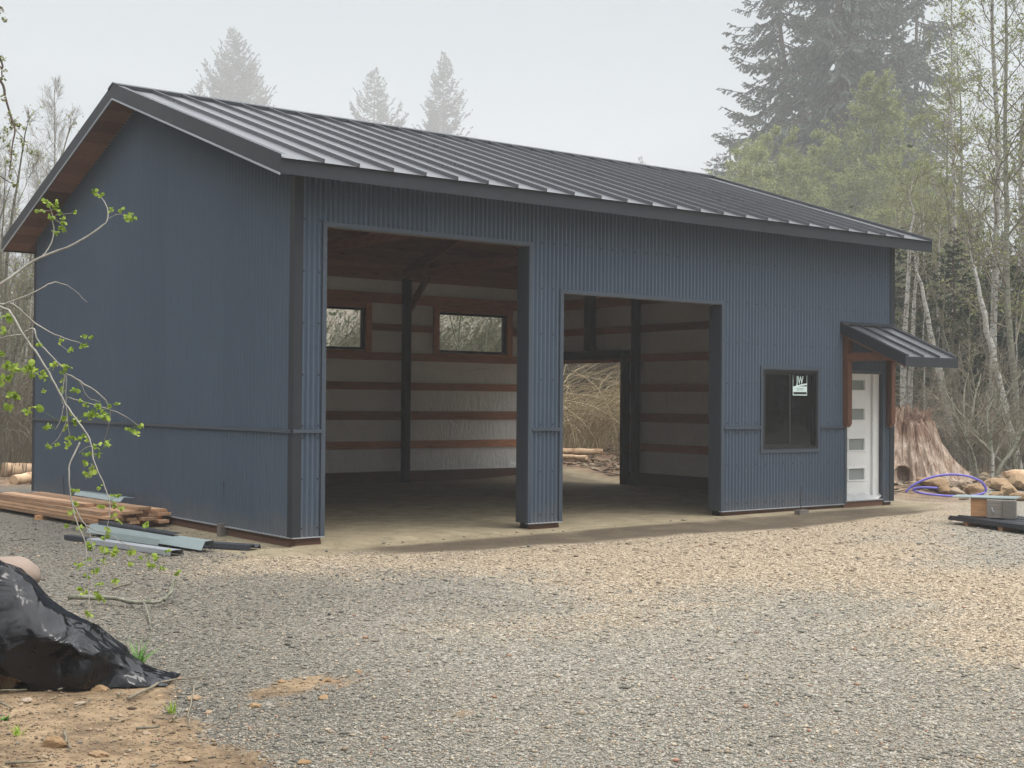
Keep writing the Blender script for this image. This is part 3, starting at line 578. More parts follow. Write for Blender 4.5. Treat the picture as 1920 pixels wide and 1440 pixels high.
# back windows
for a0, a1, z0, z1 in BW:
    fr_ = MB(); y0, y1 = D-0.05, D+0.035; q = 0.045
    fr_.box((a0, y0, z0), (a1, y1, z0+q)); fr_.box((a0, y0, z1-q), (a1, y1, z1)); fr_.box((a0, y0, z0+q+.0005), (a0+q, y1, z1-q-.0005)); fr_.box((a1-q, y0, z0+q+.0005), (a1, y1, z1-q-.0005))
    wf = fr_.build('window', MT['frame'], barn)
    gp_ = MB(); gp_.box((a0+q, D+0.005, z0+q), (a1-q, D+0.011, z1-q)); gp_.build('pane', MT['clear'], wf)
    cs = MB(); cs.box((a0-0.13, D-0.125, z0-0.02), (a0-0.001, D-0.079, z1+0.115), 0.75); cs.box((a1+0.001, D-0.125, z0-0.02), (a1+0.13, D-0.079, z1+0.115), 0.8)
    cs.box((a0-0.13, D-0.120, z1+0.001), (a1+0.13, D-0.0805, z1+0.112), 0.55); cs.box((a0-0.12, D-0.135, z0-0.05), (a1+0.12, D-0.0795, z0-0.021), 0.7)
    cs.box((a0-0.04, D-0.078, z0-0.12), (a0-0.0005, D-0.0, z1+0.2), .5); cs.box((a1+0.0005, D-0.078, z0-0.12), (a1+.04, D-0.0, z1+0.2), .5)
    cs.build('window_casing', MT['girt'], wf)
# front slider window
wx0, wx1, wz0, wz1 = WIN
t = MB(); e = 0.05
t.box((wx0-e, -0.040, wz0-e), (wx1+e, -0.004, wz0)); t.box((wx0-e, -0.040, wz1), (wx1+e, -0.004, wz1+e)); t.box((wx0-e, -0.039, wz0+.0005), (wx0, -0.004, wz1-.0005)); t.box((wx1, -0.039, wz0+.0005), (wx1+e, -0.004, wz1-.0005))
wn = MB(); q = 0.042; wn.box((wx0, -0.028, wz0), (wx1, 0.06, wz0+q)); wn.box((wx0, -0.028, wz1-q), (wx1, 0.06, wz1)); wn.box((wx0, -0.027, wz0+q), (wx0+q, 0.06, wz1-q)); wn.box((wx1-q, -0.027, wz0+q), (wx1, 0.06, wz1-q))
win = wn.build('window', MT['frame'], barn); t.build('window_trim', MT['blue_trim'], win)
xm = (wx0+wx1)/2; sa_ = MB(); a0, a1 = wx0+q, xm+0.02
sa_.box((a0, -0.012, wz0+q), (a0+0.035, 0.012, wz1-q)); sa_.box((a1-0.04, -0.012, wz0+q), (a1, 0.012, wz1-q)); sa_.box((a0+.035, -0.011, wz0+q), (a1-.04, 0.011, wz0+q+0.035)); sa_.box((a0+.035, -0.011, wz1-q-0.035), (a1-.04, 0.011, wz1-q))
sa_.build('sash', MT['frame'], win)
sb = MB(); a0, a1 = xm-0.01, wx1-q; sb.box((a0, 0.016, wz0+q), (a0+0.03, 0.04, wz1-q)); sb.box((a1-0.03, 0.016, wz0+q), (a1, 0.04, wz1-q)); sb.box((a0+.03, 0.017, wz0+q), (a1-.03, 0.039, wz0+q+.03)); sb.box((a0+.03, 0.017, wz1-q-.03), (a1-.03, 0.039, wz1-q)); sb.build('sash', MT['frame'], win)
# small room behind the window is unlit: glass panes
g = MB(); g.box((wx0+q+.035, -0.002, wz0+q+.035), (xm-.02, 0.003, wz1-q-.035)); g.build('pane', MT['glass'], win)
g = MB(); g.box((xm+.02, 0.025, wz0+q+.03), (wx1-q-.03, 0.030, wz1-q-.03)); pane = g.build('pane', MT['glass'], win)
# maker's sticker on the right pane
sx0, sz1 = onY(1487, 702, 0.02)[0], onY(1487, 700.5, 0.02)[2]; sx1 = onY(1513.5, 702, 0.02)[0]; sz0 = onY(1500, 741.5, 0.02)[2]
st = MB(); bw = 0.012; zc = sz0+(sz1-sz0)*0.42
st.box((sx0, 0.022, sz0), (sx1, 0.0235, zc)); st.box((sx0, 0.022, sz1-bw), (sx1, 0.0235, sz1)); st.box((sx0, 0.022, zc), (sx0+bw*.6, 0.0235, sz1-bw)); st.box((sx1-bw*.6, 0.022, zc), (sx1, 0.0235, sz1-bw))
nseg = 12; top = []; bot = []
for i in range(nseg+1):
    u = i/nseg; xx = sx0 + (sx1-sx0)*(0.12+0.88*u); top.append((xx, zc+0.145*(sz1-sz0)*math.sin(u*1.35)+0.0)); bot.append((xx, zc + 0.105*(sz1-sz0)*max(0, u-0.25)**1.2))
for i in range(nseg): st.add([(bot[i][0], 0.0215, bot[i][1]), (bot[i+1][0], 0.0215, bot[i+1][1]), (top[i+1][0], 0.0215, top[i+1][1]), (top[i][0], 0.0215, top[i][1])], [(0, 1, 2, 3)])
sticker = st.build('sticker', MT['sticker'], win); sticker['label'] = 'white maker sticker reading JW on the right pane'
g = MB(); h_ = sz1-sz0; g.box((sx0+0.012, 0.0205, sz0+0.05*h_), (sx1-0.012, 0.0215, sz0+0.16*h_)); g.build('sticker_band', MT['sticker_black'], win)
def text(s, x, z, size, y, mat_, par, xs=1.0, bold=0.0, name='lettering'):
    cu = bpy.data.curves.new('t', 'FONT'); cu.body = s; cu.size = size; cu.align_x = 'CENTER'; cu.offset = bold
    o = bpy.data.objects.new('t', cu); S.collection.objects.link(o); bpy.context.view_layer.update()
    me = bpy.data.meshes.new_from_object(o.evaluated_get(bpy.context.evaluated_depsgraph_get())); S.collection.objects.unlink(o); bpy.data.objects.remove(o)
    for v in me.vertices: v.co = Vector((x + v.co.x*xs, y, z + v.co.y))
    me.materials.clear(); return link(name, me, mat_, par)
cxs = (sx0+sx1)/2; text('JW', cxs-0.005, zc+0.12*h_, 0.50*h_, 0.0205, MT['sticker'], win, 0.72, 0.004)
text('JELD-WEN', cxs, sz0+0.24*h_, 0.16*h_, 0.0205, MT['ink'], win, 0.62, 0.0)
# entry door, set back in its frame
g = MB(); yd = 0.075
door = MB(); dx0, dx1, dz0, dz1 = DOOR[0]+0.005, 10.425, 0.05, 2.035
LZ = [(1.79, 1.945), (1.315, 1.49), (0.83, 1.01), (0.355, 0.535)]; lx0, lx1 = dx0+0.17, dx1-0.17
door.box((dx0, yd, dz0), (lx0, yd+0.045, dz1)); door.box((lx1, yd, dz0), (dx1, yd+0.045, dz1))
zs = [dz0] + [v for z0, z1 in LZ[::-1] for v in (z0, z1)] + [dz1]
for i in range(0, len(zs), 2): door.box((lx0, yd+0.0001, zs[i]), (lx1, yd+0.045, zs[i+1]))
dr = door.build('door', MT['door'], barn)
for z0, z1 in LZ:
    l = MB(); l.box((lx0, yd+0.022, z0), (lx1, yd+0.028, z1)); l.build('pane', MT['lite'], dr)
    l = MB(); q = 0.022
    l.box((lx0-q, yd-0.010, z0-q), (lx1+q, yd-0.0003, z0)); l.box((lx0-q, yd-0.010, z1), (lx1+q, yd-0.0003, z1+q)); l.box((lx0-q, yd-0.010, z0), (lx0, yd-0.0003, z1)); l.box((lx1, yd-0.010, z0), (lx1+q, yd-0.0003, z1)); l.build('pane_bead', MT['door'], dr, bevel=0.003)
df = MB(); df.box((10.432, 0.035, 0.045), (DOOR[1]-.007, 0.13, 2.045)); df.box((DOOR[0], 0.035, 2.037), (10.431, 0.13, 2.049)); df.build('door_frame', MT['door'], barn)
g = MB(); g.box((DOOR[0]-.03, -0.05, 0.029), (DOOR[1]-.01, 0.12, 0.044)); g.build('threshold', MT['drip'], barn)
g = MB(); cx0, cx1 = lx0+0.02, dx1+0.16; 
for i in range(14):
    u = i/14; v = (i+1)/14; f_ = lambda u: (dx0+(cx1-dx0)*u, -0.01-0.02*math.sin(u*9), 0.055-0.05*math.sin(u*math.pi)+0.06*max(0, u-.85)*4)
    a, b_ = f_(u), f_(v); g.add([a, b_, (b_[0], yd-0.012, 0.13+0.02*math.sin(v*14)), (a[0], yd-0.012, 0.13+0.02*math.sin(u*14))], [(0, 1, 2, 3)])
g.build('door_film', MT['film'], dr, smooth=True)
# ------------------------------------------------------------------ door canopy (part of the barn)
zc_ = lambda y: 2.815 + 0.43*y                 # y negative outwards
CX0, CX1, CY = 9.53, 10.83, -1.24
cp = MB(); cp.prism([(CX0, -0.025, zc_(-.025)), (CX0, CY, zc_(CY)), (CX0, CY, zc_(CY)-0.02), (CX0, -0.025, zc_(-.025)-0.02)], (CX1-CX0, 0, 0)); can = cp.build('canopy_roof', MT['roof'], barn)
r_ = MB(); nn = Vector((0, -0.43, 1)).normalized()
for x in (CX0+0.055, CX0+0.43, CX0+0.83, CX1-0.055):
    V = []
    for y in (CY-0.01, -0.05):
        for dx, h in ((-0.014, 0.0008), (-0.011, 0.036), (0.009, 0.036), (0.012, 0.0008)): V.append(Vector((x+dx, y, zc_(y))) + nn*h)
    r_.add(V, [q[::-1] for q in [(0, 1, 5, 4), (1, 2, 6, 5), (2, 3, 7, 6), (0, 3, 2, 1), (4, 5, 6, 7)]])
r_.build('roof_rib', MT['roof'], can)
r_ = MB(); fh2 = 0.15
for xs, xe in ((CX0-0.012, CX0), (CX1, CX1+0.012)):
    r_.prism([(xs, -0.025, zc_(0)+0.03), (xs, CY-.012, zc_(CY)+0.03), (xs, CY-.012, zc_(CY)-fh2), (xs, -0.025, zc_(0)-fh2)], (xe-xs, 0, 0))
r_.box((CX0+.0005, CY-0.012, zc_(CY)-fh2), (CX1-.0005, CY-.0003, zc_(CY)-0.004)); r_.box((CX0, -0.07, zc_(-.02)+0.0), (CX1, -0.026, zc_(0)+0.04)); r_.build('fascia', MT['char'], can)
r_ = MB(); r_.prism([(CX0-0.016, -0.025, zc_(0)-fh2+.004), (CX0-.016, CY-.012, zc_(CY)-fh2+.004), (CX0-.016, CY-.012, zc_(CY)-fh2-.014), (CX0-.016, -0.025, zc_(0)-fh2-.014)], (0.016, 0, 0)); r_.build('fascia_drip', MT['timber'], can)
for xb in (9.60, 10.69):                         # timber brackets
    t = MB(); wd = 0.10
    t.prism([(xb, -0.022, 1.20), (xb, -0.085, 1.20), (xb, -0.125, 1.255), (xb, -0.125, zc_(-.125)-fh2-.02), (xb, -0.022, zc_(-.022)-fh2-.02)], (wd, 0, 0), 0.5)
    br = t.build('bracket', MT['timber'], barn, bevel=0.004)
    t = MB(); t.prism([(xb+.001, -0.126, 2.235), (xb+.001, -0.93, 2.235), (xb+.001, -0.70, 2.36), (xb+.001, -0.126, 2.36)], (wd-.002, 0, 0), 0.7)
    t.build('bracket_arm', MT['timber'], br, bevel=0.003)
    t = MB(); o1 = fh2+.018; t.prism([(xb+.002, -0.022, zc_(-.022)-o1), (xb+.002, CY+.02, zc_(CY+.02)-o1+.02), (xb+.002, CY+.02, zc_(CY+.02)-o1+.12), (xb+.002, -0.022, zc_(-.022)-.021)], (wd-.004, 0, 0), 0.4)
    t.build('bracket_rafter', MT['timber'], br)
t = MB(); t.prism([(CX0+.02, -0.03, zc_(-.03)-.04), (CX0+.02, CY+.01, zc_(CY+.01)-.04), (CX0+.02, CY+.01, zc_(CY+.01)-.022), (CX0+.02, -.03, zc_(-.03)-.022)], (CX1-CX0-.04, 0, 0), .3); t.build('canopy_deck', MT['timber'], can)

#@@PART2
# ------------------------------------------------------------------ small things on the ground
def clod(name, loc, s, label, cat, group, mat_='clay', seed=0, tone=0.0, flat=0.75):
    r = random.Random(seed); import bmesh
    bm = bmesh.new(); bmesh.ops.create_icosphere(bm, subdivisions=3, radius=1)
    off = Vector((r.uniform(-9, 9), r.uniform(-9, 9), r.uniform(-9, 9))); sc = Vector((r.uniform(.8, 1.3), r.uniform(.8, 1.1), flat*r.uniform(.8, 1.1)))
    planes = [(Vector((r.gauss(0, 1), r.gauss(0, 1), r.gauss(.2, 1))).normalized(), r.uniform(.55, .9)) for _ in range(11)]
    for v in bm.verts:
        n_ = v.co.normalized(); f_ = 1 + 0.42*mn.noise(n_*1.3+off) + 0.16*mn.noise(n_*3.5+off)
        for pn, pd in planes:
            q_ = n_.dot(pn)*f_
            if q_ > pd: f_ *= pd/q_
        f_ *= 1+.03*mn.noise(n_*9+off); v.co = Vector((n_.x*f_*sc.x, n_.y*f_*sc.y, n_.z*f_*sc.z))*s
    me = bpy.data.meshes.new(name); bm.to_mesh(me); bm.free()
    a_ = me.attributes.new('tone', 'FLOAT', 'POINT'); a_.data.foreach_set('value', np.full(len(me.vertices), tone, np.float32))
    o = link(name, me, MT[mat_], smooth=False, loc=loc); o.rotation_euler = (0, 0, r.uniform(0, 6)); return tag(o, label, cat, group)
def G(px, py, z0=-0.1):                       # ground point seen at a pixel, on the real ground height
    d = ray(px, py); t = np.linspace(4, 60, 2400); P = CAM[None]+t[:, None]*d[None]; below = P[:, 2] < gz(P[:, 0], P[:, 1])
    i = int(np.argmax(below)) if below.any() else len(t)-1; p = P[i]
    return Vector((p[0], p[1], float(gz(p[0], p[1]))))
# stump
def stump():
    c = G(1694, 903); nA, nH = 240, 50; H = 1.54; aC = math.atan2(CAM[1]-c.y, CAM[0]-c.x)-.03; V = []; r = random.Random(4)
    roots = [(5.72, 1.05, .28), (0.5, 0.6, .35), (1.5, .7, .4), (2.6, 0.6, .4), (3.5, .5, .3), (4.35, .35, .22), (5.05, .55, .20)]
    for j in range(nH+1):
        t = j/nH; z = H*t
        for i in range(nA):
            a = 2*math.pi*i/nA; base = 0.50*(1-.30*max(0, t-.8)/.2) + 0.42*(1-t)**1.5
            fl = 0
            for ra, am, wd in roots:
                d = (a-ra+math.pi) % (2*math.pi)-math.pi; fl += am*math.exp(-(d/wd)**2)*(1-t)**2.3
            vx, vy = math.cos(a), math.sin(a)
            fib = 0.05*mn.noise(Vector((vx*7, vy*7, z*0.5))) + 0.035*mn.noise(Vector((vx*16, vy*16, z*0.9))) + 0.02*mn.noise(Vector((vx*34, vy*34, z*1.5)))
            rad_ = base + fl*0.72 + fib*2.3 + .22*mn.noise(Vector((vx*2.9, vy*2.9, z*.35+3))) + .05*mn.noise(Vector((vx*5, vy*5, z*3.5)))
            jag = 0 if t < 0.7 else (t-0.7)/0.3*(0.34*mn.noise(Vector((vx*5, vy*5, 2.0))) + 0.10*mn.noise(Vector((vx*15, vy*15, 7))) - 0.25*max(0, vx*0.2-vy*0.35))
            hd = ((a-aC+math.pi) % (2*math.pi)-math.pi)*rad_; hq = (hd/.20)**2+((z-.15)/.21)**2
            if hq < 1: rad_ *= 1-.42*(1-hq)**.5
            V.append((rad_*vx*(1-0.25*max(0, t-.6)), rad_*vy*(1-0.25*max(0, t-.6)), z + jag - 0.12*(t == 0)))
    F = [(j*nA+i, j*nA+(i+1) % nA, (j+1)*nA+(i+1) % nA, (j+1)*nA+i) for j in range(nH) for i in range(nA)]
    m_ = MB(); m_.add(V, F)
    top = [V[nH*nA+i] for i in range(nA)]; cc = (0, 0, H*0.72)
    b0 = len(m_.v); m_.add([(p[0]*0.55, p[1]*.55, H*0.80+0.05*mn.noise(Vector(p)*4)) for p in top] + [cc], [])
    m_.f += [(nH*nA+i, nH*nA+(i+1) % nA, b0+(i+1) % nA, b0+i) for i in range(nA)] + [(b0+i, b0+(i+1) % nA, b0+nA) for i in range(nA)]
    root = thing('tree_stump', c, 'huge old bleached tree stump with flared roots beside the barn door corner', 'stump')
    m_.v = [(a*.97, b*.97, c_) for a, b, c_ in m_.v]; m_.build('trunk', MT['stump'], root, smooth=False)
    h = MB(); d = Vector((math.cos(aC), math.sin(aC), 0)); side = Vector((-d.y, d.x, 0)); pts = []
    for i in range(18): a = 2*math.pi*i/18; pts.append(side*(.17*math.cos(a)*(1+.15*math.sin(3*a))) + Vector((0, 0, .15+.18*math.sin(a))) + d*.72)
    s_ = MB()
    for i in range(110):
        a = r.uniform(0, 6.28); z = r.uniform(.86, 1.0)*H; p = Vector((math.cos(a)*.44, math.sin(a)*.44, z-.2)); q = p + Vector((r.uniform(-.12, .12)+math.cos(a)*.06, r.uniform(-.12, .12)+math.sin(a)*.06, r.uniform(.12, .34)))
        s_.tube([p, q], [0.022, 0.004], 4)
    s_.build('splinters', MT['stump'], root)
stump()
# blue hose: two arcs of a big loose coil
c = G(1775, 922); hp = []
def hose_path():
    P = []
    A = [(1698, 923, 0), (1712, 910, .03), (1740, 897, .12), (1775, 890, .20), (1810, 892, .20), (1838, 902, .14), (1848, 915, .05), (1845, 924, 0), (1825, 929, 0), (1785, 930, 0), (1745, 927, 0), (1718, 922, 0), (1713, 917, .02), (1728, 914, .03), (1760, 915, 0.02)]
    base = G(1700, 924); dist = (base.to_2d()-Vector(CAM[:2])).length
    K = [(px_, py_) for px_, py_, _ in A]; out_ = []
    for i in range(len(K)-1):
        p0 = K[max(i-1, 0)]; p1 = K[i]; p2 = K[i+1]; p3 = K[min(i+2, len(K)-1)]
        for u in np.linspace(0, 1, 9)[:-1]:
            f_ = lambda a, b, c_, d: 0.5*((2*b)+(-a+c_)*u+(2*a-5*b+4*c_-d)*u*u+(-a+3*b-3*c_+d)*u**3)
            qx, qy = f_(p0[0], p1[0], p2[0], p3[0]), f_(p0[1], p1[1], p2[1], p3[1])
            k_ = 26.0 + (0.8 if i < 6 else -0.2 if i < 11 else 0.4); d_ = at(qx, qy, 22.5 if i < 7 else 22.4 if i < 11 else 22.7); out_.append(Vector((d_[0], d_[1], max(d_[2], float(gz(d_[0], d_[1]))+0.02))))
    return out_
hb = MB(); hb.tube(hose_path(), 0.019, 8); tag(hb.build('water_hose', MT['hose'], smooth=True), 'loosely coiled violet blue plastic pipe lying by the stump', 'hose')
# boulders and clods behind the hose
spots = [(1748, 912, .42, 'wide yellow clay clod inside the hose loop, nearest the stump'), (1770, 920, .26, 'tan clay lump low in the middle of the hose loop'), (1792, 922, .20, 'small pale clod in the hose loop beside the round clay boulder'),
         (1800, 908, .22, 'grey brown clod behind the hose loop against the stump root'), (1830, 922, .36, 'round clay boulder at the right end of the hose loop'), (1858, 905, .26, 'clay boulder just right of the hose loop below the white stake'),
         (1876, 915, .40, 'brown egg shaped boulder in the clay pile right of the hose'), (1893, 925, .34, 'slanting orange boulder in front of the clay pile'), (1915, 912, .48, 'large clay boulder at the right edge of the photo'),
         (1868, 930, .24, 'low tan clod in front of the brown boulder'), (1912, 933, .26, 'small clay clod at the right edge in front of the pile'), (1808, 931, .16, 'small clod lying against the hose in front'), (1845, 935, .16, 'smallest clay lump between the hose end and the wood blocks'), (1760, 905, .2, 'dark root clod leaning on the stump foot')]
for i, (px_, py_, s, lb) in enumerate(spots):
    p = G(px_, py_+6); clod('clay_boulder', (p.x, p.y, p.z+s*0.25), s*0.62, lb, 'boulder', 'clay boulders piled beside the stump', seed=i+3, tone=0.6 if i in (2, 3, 11) else 0.12)
# white stake, pale log at right edge
p = G(1860, 908); q = Vector(at(1862, 850, (p-Vector(CAM)).dot(Vector(_f)))); g = MB(); g.tube([p-Vector((0, 0, .1)), q], 0.03, 6); tag(g.build('marker_stake', MT['birch']), 'thin white stake standing in the clay pile', 'stake')
p1 = G(1880, 905); dd_ = (p1-Vector(CAM)).dot(Vector(_f)); g = MB(); g.tube([at(1882, 890, dd_), at(1900, 890, dd_+.1), at(1960, 892, dd_+.6)], [.06, .11, .12], 9); tag(g.build('fallen_log', MT['peeled'], smooth=True), 'short peeled log lying behind the clay boulders at right', 'log')
# metal sheet stack with blocks at the right
F0 = G(1779, 970, -0.05); zt = F0.z+0.12
def onz(px_, py_, z): p = onZ(px_, py_, z); return Vector(p)
A_ = onz(1779, 965, zt); B_ = onz(1985, 992, zt); e1 = (B_-A_); e1.z = 0; L_ = e1.length; e1.normalize(); e2 = Vector((-e1.y, e1.x, 0)); e2 = e2 if e2.dot(Vector(_f)) > 0 else -e2
sheets = thing('metal_sheet_stack', A_, 'low stack of dark roofing metal sheets raised on wood blocks at the right edge', 'metal sheets'); sheets.rotation_euler = (0, 0, math.atan2(e1.y, e1.x))
for j in range(3):
    m_ = MB(); z = -0.055+j*0.018; V = []; F = []; n = 40
    for i in range(n+1):
        y = 0.02*j + 0.92*i/n; h = 0.016 if (i % 10) in (4, 5) else 0
        V += [(0.015*j, y, z+h), (L_+.4, y, z+h), (0.015*j, y, z+h-0.006), (L_+.4, y, z+h-.006)]
    for i in range(n): a = i*4; F += [(a, a+1, a+5, a+4), (a+2, a+6, a+7, a+3), (a, a+4, a+6, a+2), (a+1, a+3, a+7, a+5)]
    F += [(0, 2, 3, 1), (n*4, n*4+1, n*4+3, n*4+2)]
    m_.add(V, F); m_.box((0.01*j, -0.012+.003*j, z-0.012), (L_+.39, 0.0, z+0.012)); m_.build('metal_sheet', MT['char'] if j < 2 else MT['char'], sheets)
for i, xx in enumerate((0.28, 0.98, 1.9)):
    m_ = MB(); m_.box((xx, 0.02, -0.20), (xx+0.085, 0.9, -0.069)); m_.build('support_block', MT['lumber_x'], sheets)
P1 = onz(1820, 968, zt); P2 = onz(1847, 971, zt); P3 = onz(1898, 971, zt)
bl = thing('wood_block', P1, 'orange cut timber block standing at left on the metal sheets', 'wood block'); u = (P2-P1).length
rz = math.atan2((P3-P1).y, (P3-P1).x); bl.rotation_euler = (0, 0, rz-0.05); m_ = MB(); m_.box((0, 0, 0), (u*1.02, 0.34, 0.245), 0.5); m_.build('block', MT['lumber_x'], bl, bevel=0.004)
bl = thing('timber_offcut', P2+Vector((.015, .0, 0)), 'weathered grey timber block beside the orange one on the metal sheets', 'wood block'); bl.rotation_euler = (0, 0, rz); u2 = (P3-P2).length
m_ = MB(); m_.box((0.01, 0.02, 0), (u2*.55, 0.30, 0.238), 0.6); m_.build('block', MT['grey_wood'], bl, bevel=0.004); m_ = MB(); m_.box((u2*.553, 0.0, 0), (u2, 0.30, 0.238), 0.35); m_.build('block', MT['grey_wood'], bl, bevel=0.004)
hk = MB(); hk.tube([(u2*.2, 0.015, .14), (u2*.22, -0.01, .11), (u2*.26, -.012, .08), (u2*.24, .015, .05)], .006, 5); hk.build('hook', MT['drip'], bl)
pl = MB(); Pl = P1+Vector((0, 0, 0.25)); e1b = (P3-P1).normalized(); e2b = Vector((-e1b.y, e1b.x, 0)); V = []
for a, b_ in ((-0.24, -.05), ((P3-P1).length+0.04, -.05), ((P3-P1).length+.10, .42), (-.20, .42)): V.append(Pl+e1b*a+e2b*b_)
pl.prism(V, (0, 0, 0.012)); tag(pl.build('steel_plate', MT['zinc']), 'thin flat plate lying across the two timber blocks', 'plate')
# pale sheet at the right edge on the stack
V = [A_+e1*(L_*.60)+e2*.20, A_+e1*(L_+.3)+e2*.2, A_+e1*(L_+.3)+e2*.75, A_+e1*(L_*.55)+e2*.75]; pl = MB(); pl.prism([v+Vector((0, 0, .010)) for v in V], (0, 0, 0.008)); tag(pl.build('sheet_offcut', MT['drip']), 'pale blue white sheet lying flat on the dark metal at the right edge', 'sheet')

# lumber stack along the left gable
def lumber():
    c = G(150, 985); a = G(18, 952); b_ = G(262, 992)
    yaw = math.atan2(b_.y-a.y, b_.x-a.x); root = thing('lumber_stack', a, 'stack of reddish sawn boards with stickers beside the left gable wall', 'lumber')
    root.rotation_euler = (0, 0, yaw); L = (b_-a).length; r = random.Random(6)
    for i, xx in enumerate((L*.10, L*.50, L*.9)):
        m_ = MB(); m_.box((xx, -0.50, -0.10), (xx+.09, 0.62, 0.055), .7); m_.build('sticker_block', MT['lumber_x'], root)
    lay = 0.056; n = 0
    for lv in range(5):
        y = -0.42
        while y < 0.42 - 0.03*lv:
            wd = r.choice((0.14, 0.14, 0.19)); x0_ = r.uniform(0, .5) + (0.3 if lv > 2 else 0); x1_ = L - r.uniform(0, 0.35) - (0.9 if lv == 4 and y < 0 else 0)
            if lv == 4 and y > 0.1: break
            m_ = MB(); z0_ = lay+lv*0.043; dz = 0.0
            m_.prism([(x0_, y, z0_), (x0_, y+wd-.006, z0_), (x0_, y+wd-.006, z0_+0.038), (x0_, y, z0_+0.038)], (x1_-x0_, r.uniform(-.05, .05), 0), r.uniform(0.2, 0.95))
            m_.build('board', MT['lumber_y'], root); y += wd+r.uniform(.0, .02); n += 1
lumber_ready = None
MT['lumber_y'] = wood('sawn_board', (0.42, 0.255, 0.15), (0.25, 0.14, 0.08), tone=0.55, grain=(1.2, 16, 16))
lumber()
# metal flashings on the ground
def profile(name, p, q, prof, mat_, label, wlean=0):
    p = Vector(p); q = Vector(q); d = (q-p); L = d.length; yaw = math.atan2(d.y, d.x)
    m_ = MB(); n = len(prof); V = [(0, y, z) for y, z in prof] + [(L, y, z) for y, z in prof]; th = 0.0022
    V2 = [(x, y+th, z-th) for x, y, z in V]
    F = [(i, i+1, n+i+1, n+i) for i in range(n-1)]; m_.add(V, F); m_.add(V2, [f[::-1] for f in F])
    o = m_.build(name, MT[mat_]); o.location = p; o.rotation_euler = (0, -math.atan2(d.z, math.hypot(d.x, d.y)), yaw); return tag(o, label, 'flashing', 'metal flashings lying beside the barn')
def gg(px_, py_, h=0.02): p = G(px_, py_); return p+Vector((0, 0, h))
profile('metal_flashing', gg(176, 1003, .04), gg(392, 1036, .03), [(-.10, 0), (-.05, .095), (.05, .10), (.08, .03)], 'zinc', 'long pale green grey flashing leaning in the middle of the trim pile')
profile('metal_flashing', gg(175, 1020, .01), gg(333, 1043, .01), [(-.09, 0), (-.085, .055), (-.02, .06), (.06, .055), (.08, 0)], 'drip', 'pale flashing lying nearest the gravel with its white edge up')
profile('metal_flashing', gg(205, 1016, .05), gg(305, 1031, .05), [(-.06, 0), (-.04, .07), (.06, .07)], 'zinc', 'short green grey flashing lying inside the trim pile')
profile('metal_flashing', gg(128, 1012, .01), gg(180, 1020, .01), [(-.06, 0), (-.05, .05), (.04, .05), (.06, 0)], 'char', 'dark flashing whose end pokes out at the left of the trim pile')
profile('metal_flashing', gg(300, 1022, .02), gg(478, 1032, .01), [(-.10, 0), (-.09, .05), (-.02, .055), (0, .02), (.06, .02), (.09, .05), (.12, 0)], 'char', 'dark ribbed flashing reaching farthest right toward the corner')
profile('metal_flashing', gg(190, 1004, .1), gg(330, 1027, .08), [(-.05, 0), (-.04, .075), (.08, .08)], 'char', 'charcoal flashing under the long pale one')
profile('metal_flashing', gg(150, 962, .27), gg(238, 978, .27), [(-.10, 0), (-.05, .06), (.12, .05)], 'zinc', 'pale green flashing lying on top of the lumber stack')
# short stakes and blocks along the wall
for px_, py_, h, lb in ((424, 997, .62, 'thin dark stake with a wood block by the left gable'), (122, 950, .5, 'dark stake at the far end of the left gable behind the lumber'), (1503, 960, .40, 'thin dark rod leaning beside the wall under the window')):
    p = G(px_, py_+4); t = thing('survey_stake', p, lb, 'stake'); m_ = MB(); m_.tube([(0, 0, -.05), (-.015, .01, h*.5), (-.03+.05*(px_ > 1000), .02, h)], [.008, .007, .006], 6); m_.build('rod', MT['char'], t)
    m_ = MB(); m_.box((-.10, -.05, -.05), (.10, .05, .10 if px_ < 1000 else .06), .3); m_.build('block', MT['grey_wood'], t)
# logs beyond the left gable and beyond the side opening
def log(px0, py0, px1, py1, r0, r1, lb, mt='peeled', lift=0.0):
    a = G(px0, py0); b_ = G(px1, py1); a.z += r0*.8+lift; b_.z += r1*.8+lift; m_ = MB(); n = 9; P = [a.lerp(b_, i/n)+Vector((0, 0, .006*math.sin(i*1.7))) for i in range(n+1)]
    m_.tube(P, [r0+(r1-r0)*i/n for i in range(n+1)], 12); return tag(m_.build('fallen_log', MT[mt], smooth=True), lb, 'log')
log(6, 893, 72, 892, .16, .15, 'peeled orange log lying behind the far left corner of the barn')
log(25, 909, 75, 903, .10, .13, 'paler split log in front of the peeled orange one at far left')
log(1040, 854, 1130, 852, .10, .07, 'pale peeled log lying at the foot of the dry brush seen through the side opening')
log(1042, 864, 1100, 866, .06, .05, 'short broken log below the longer one beyond the side opening', lift=.05)
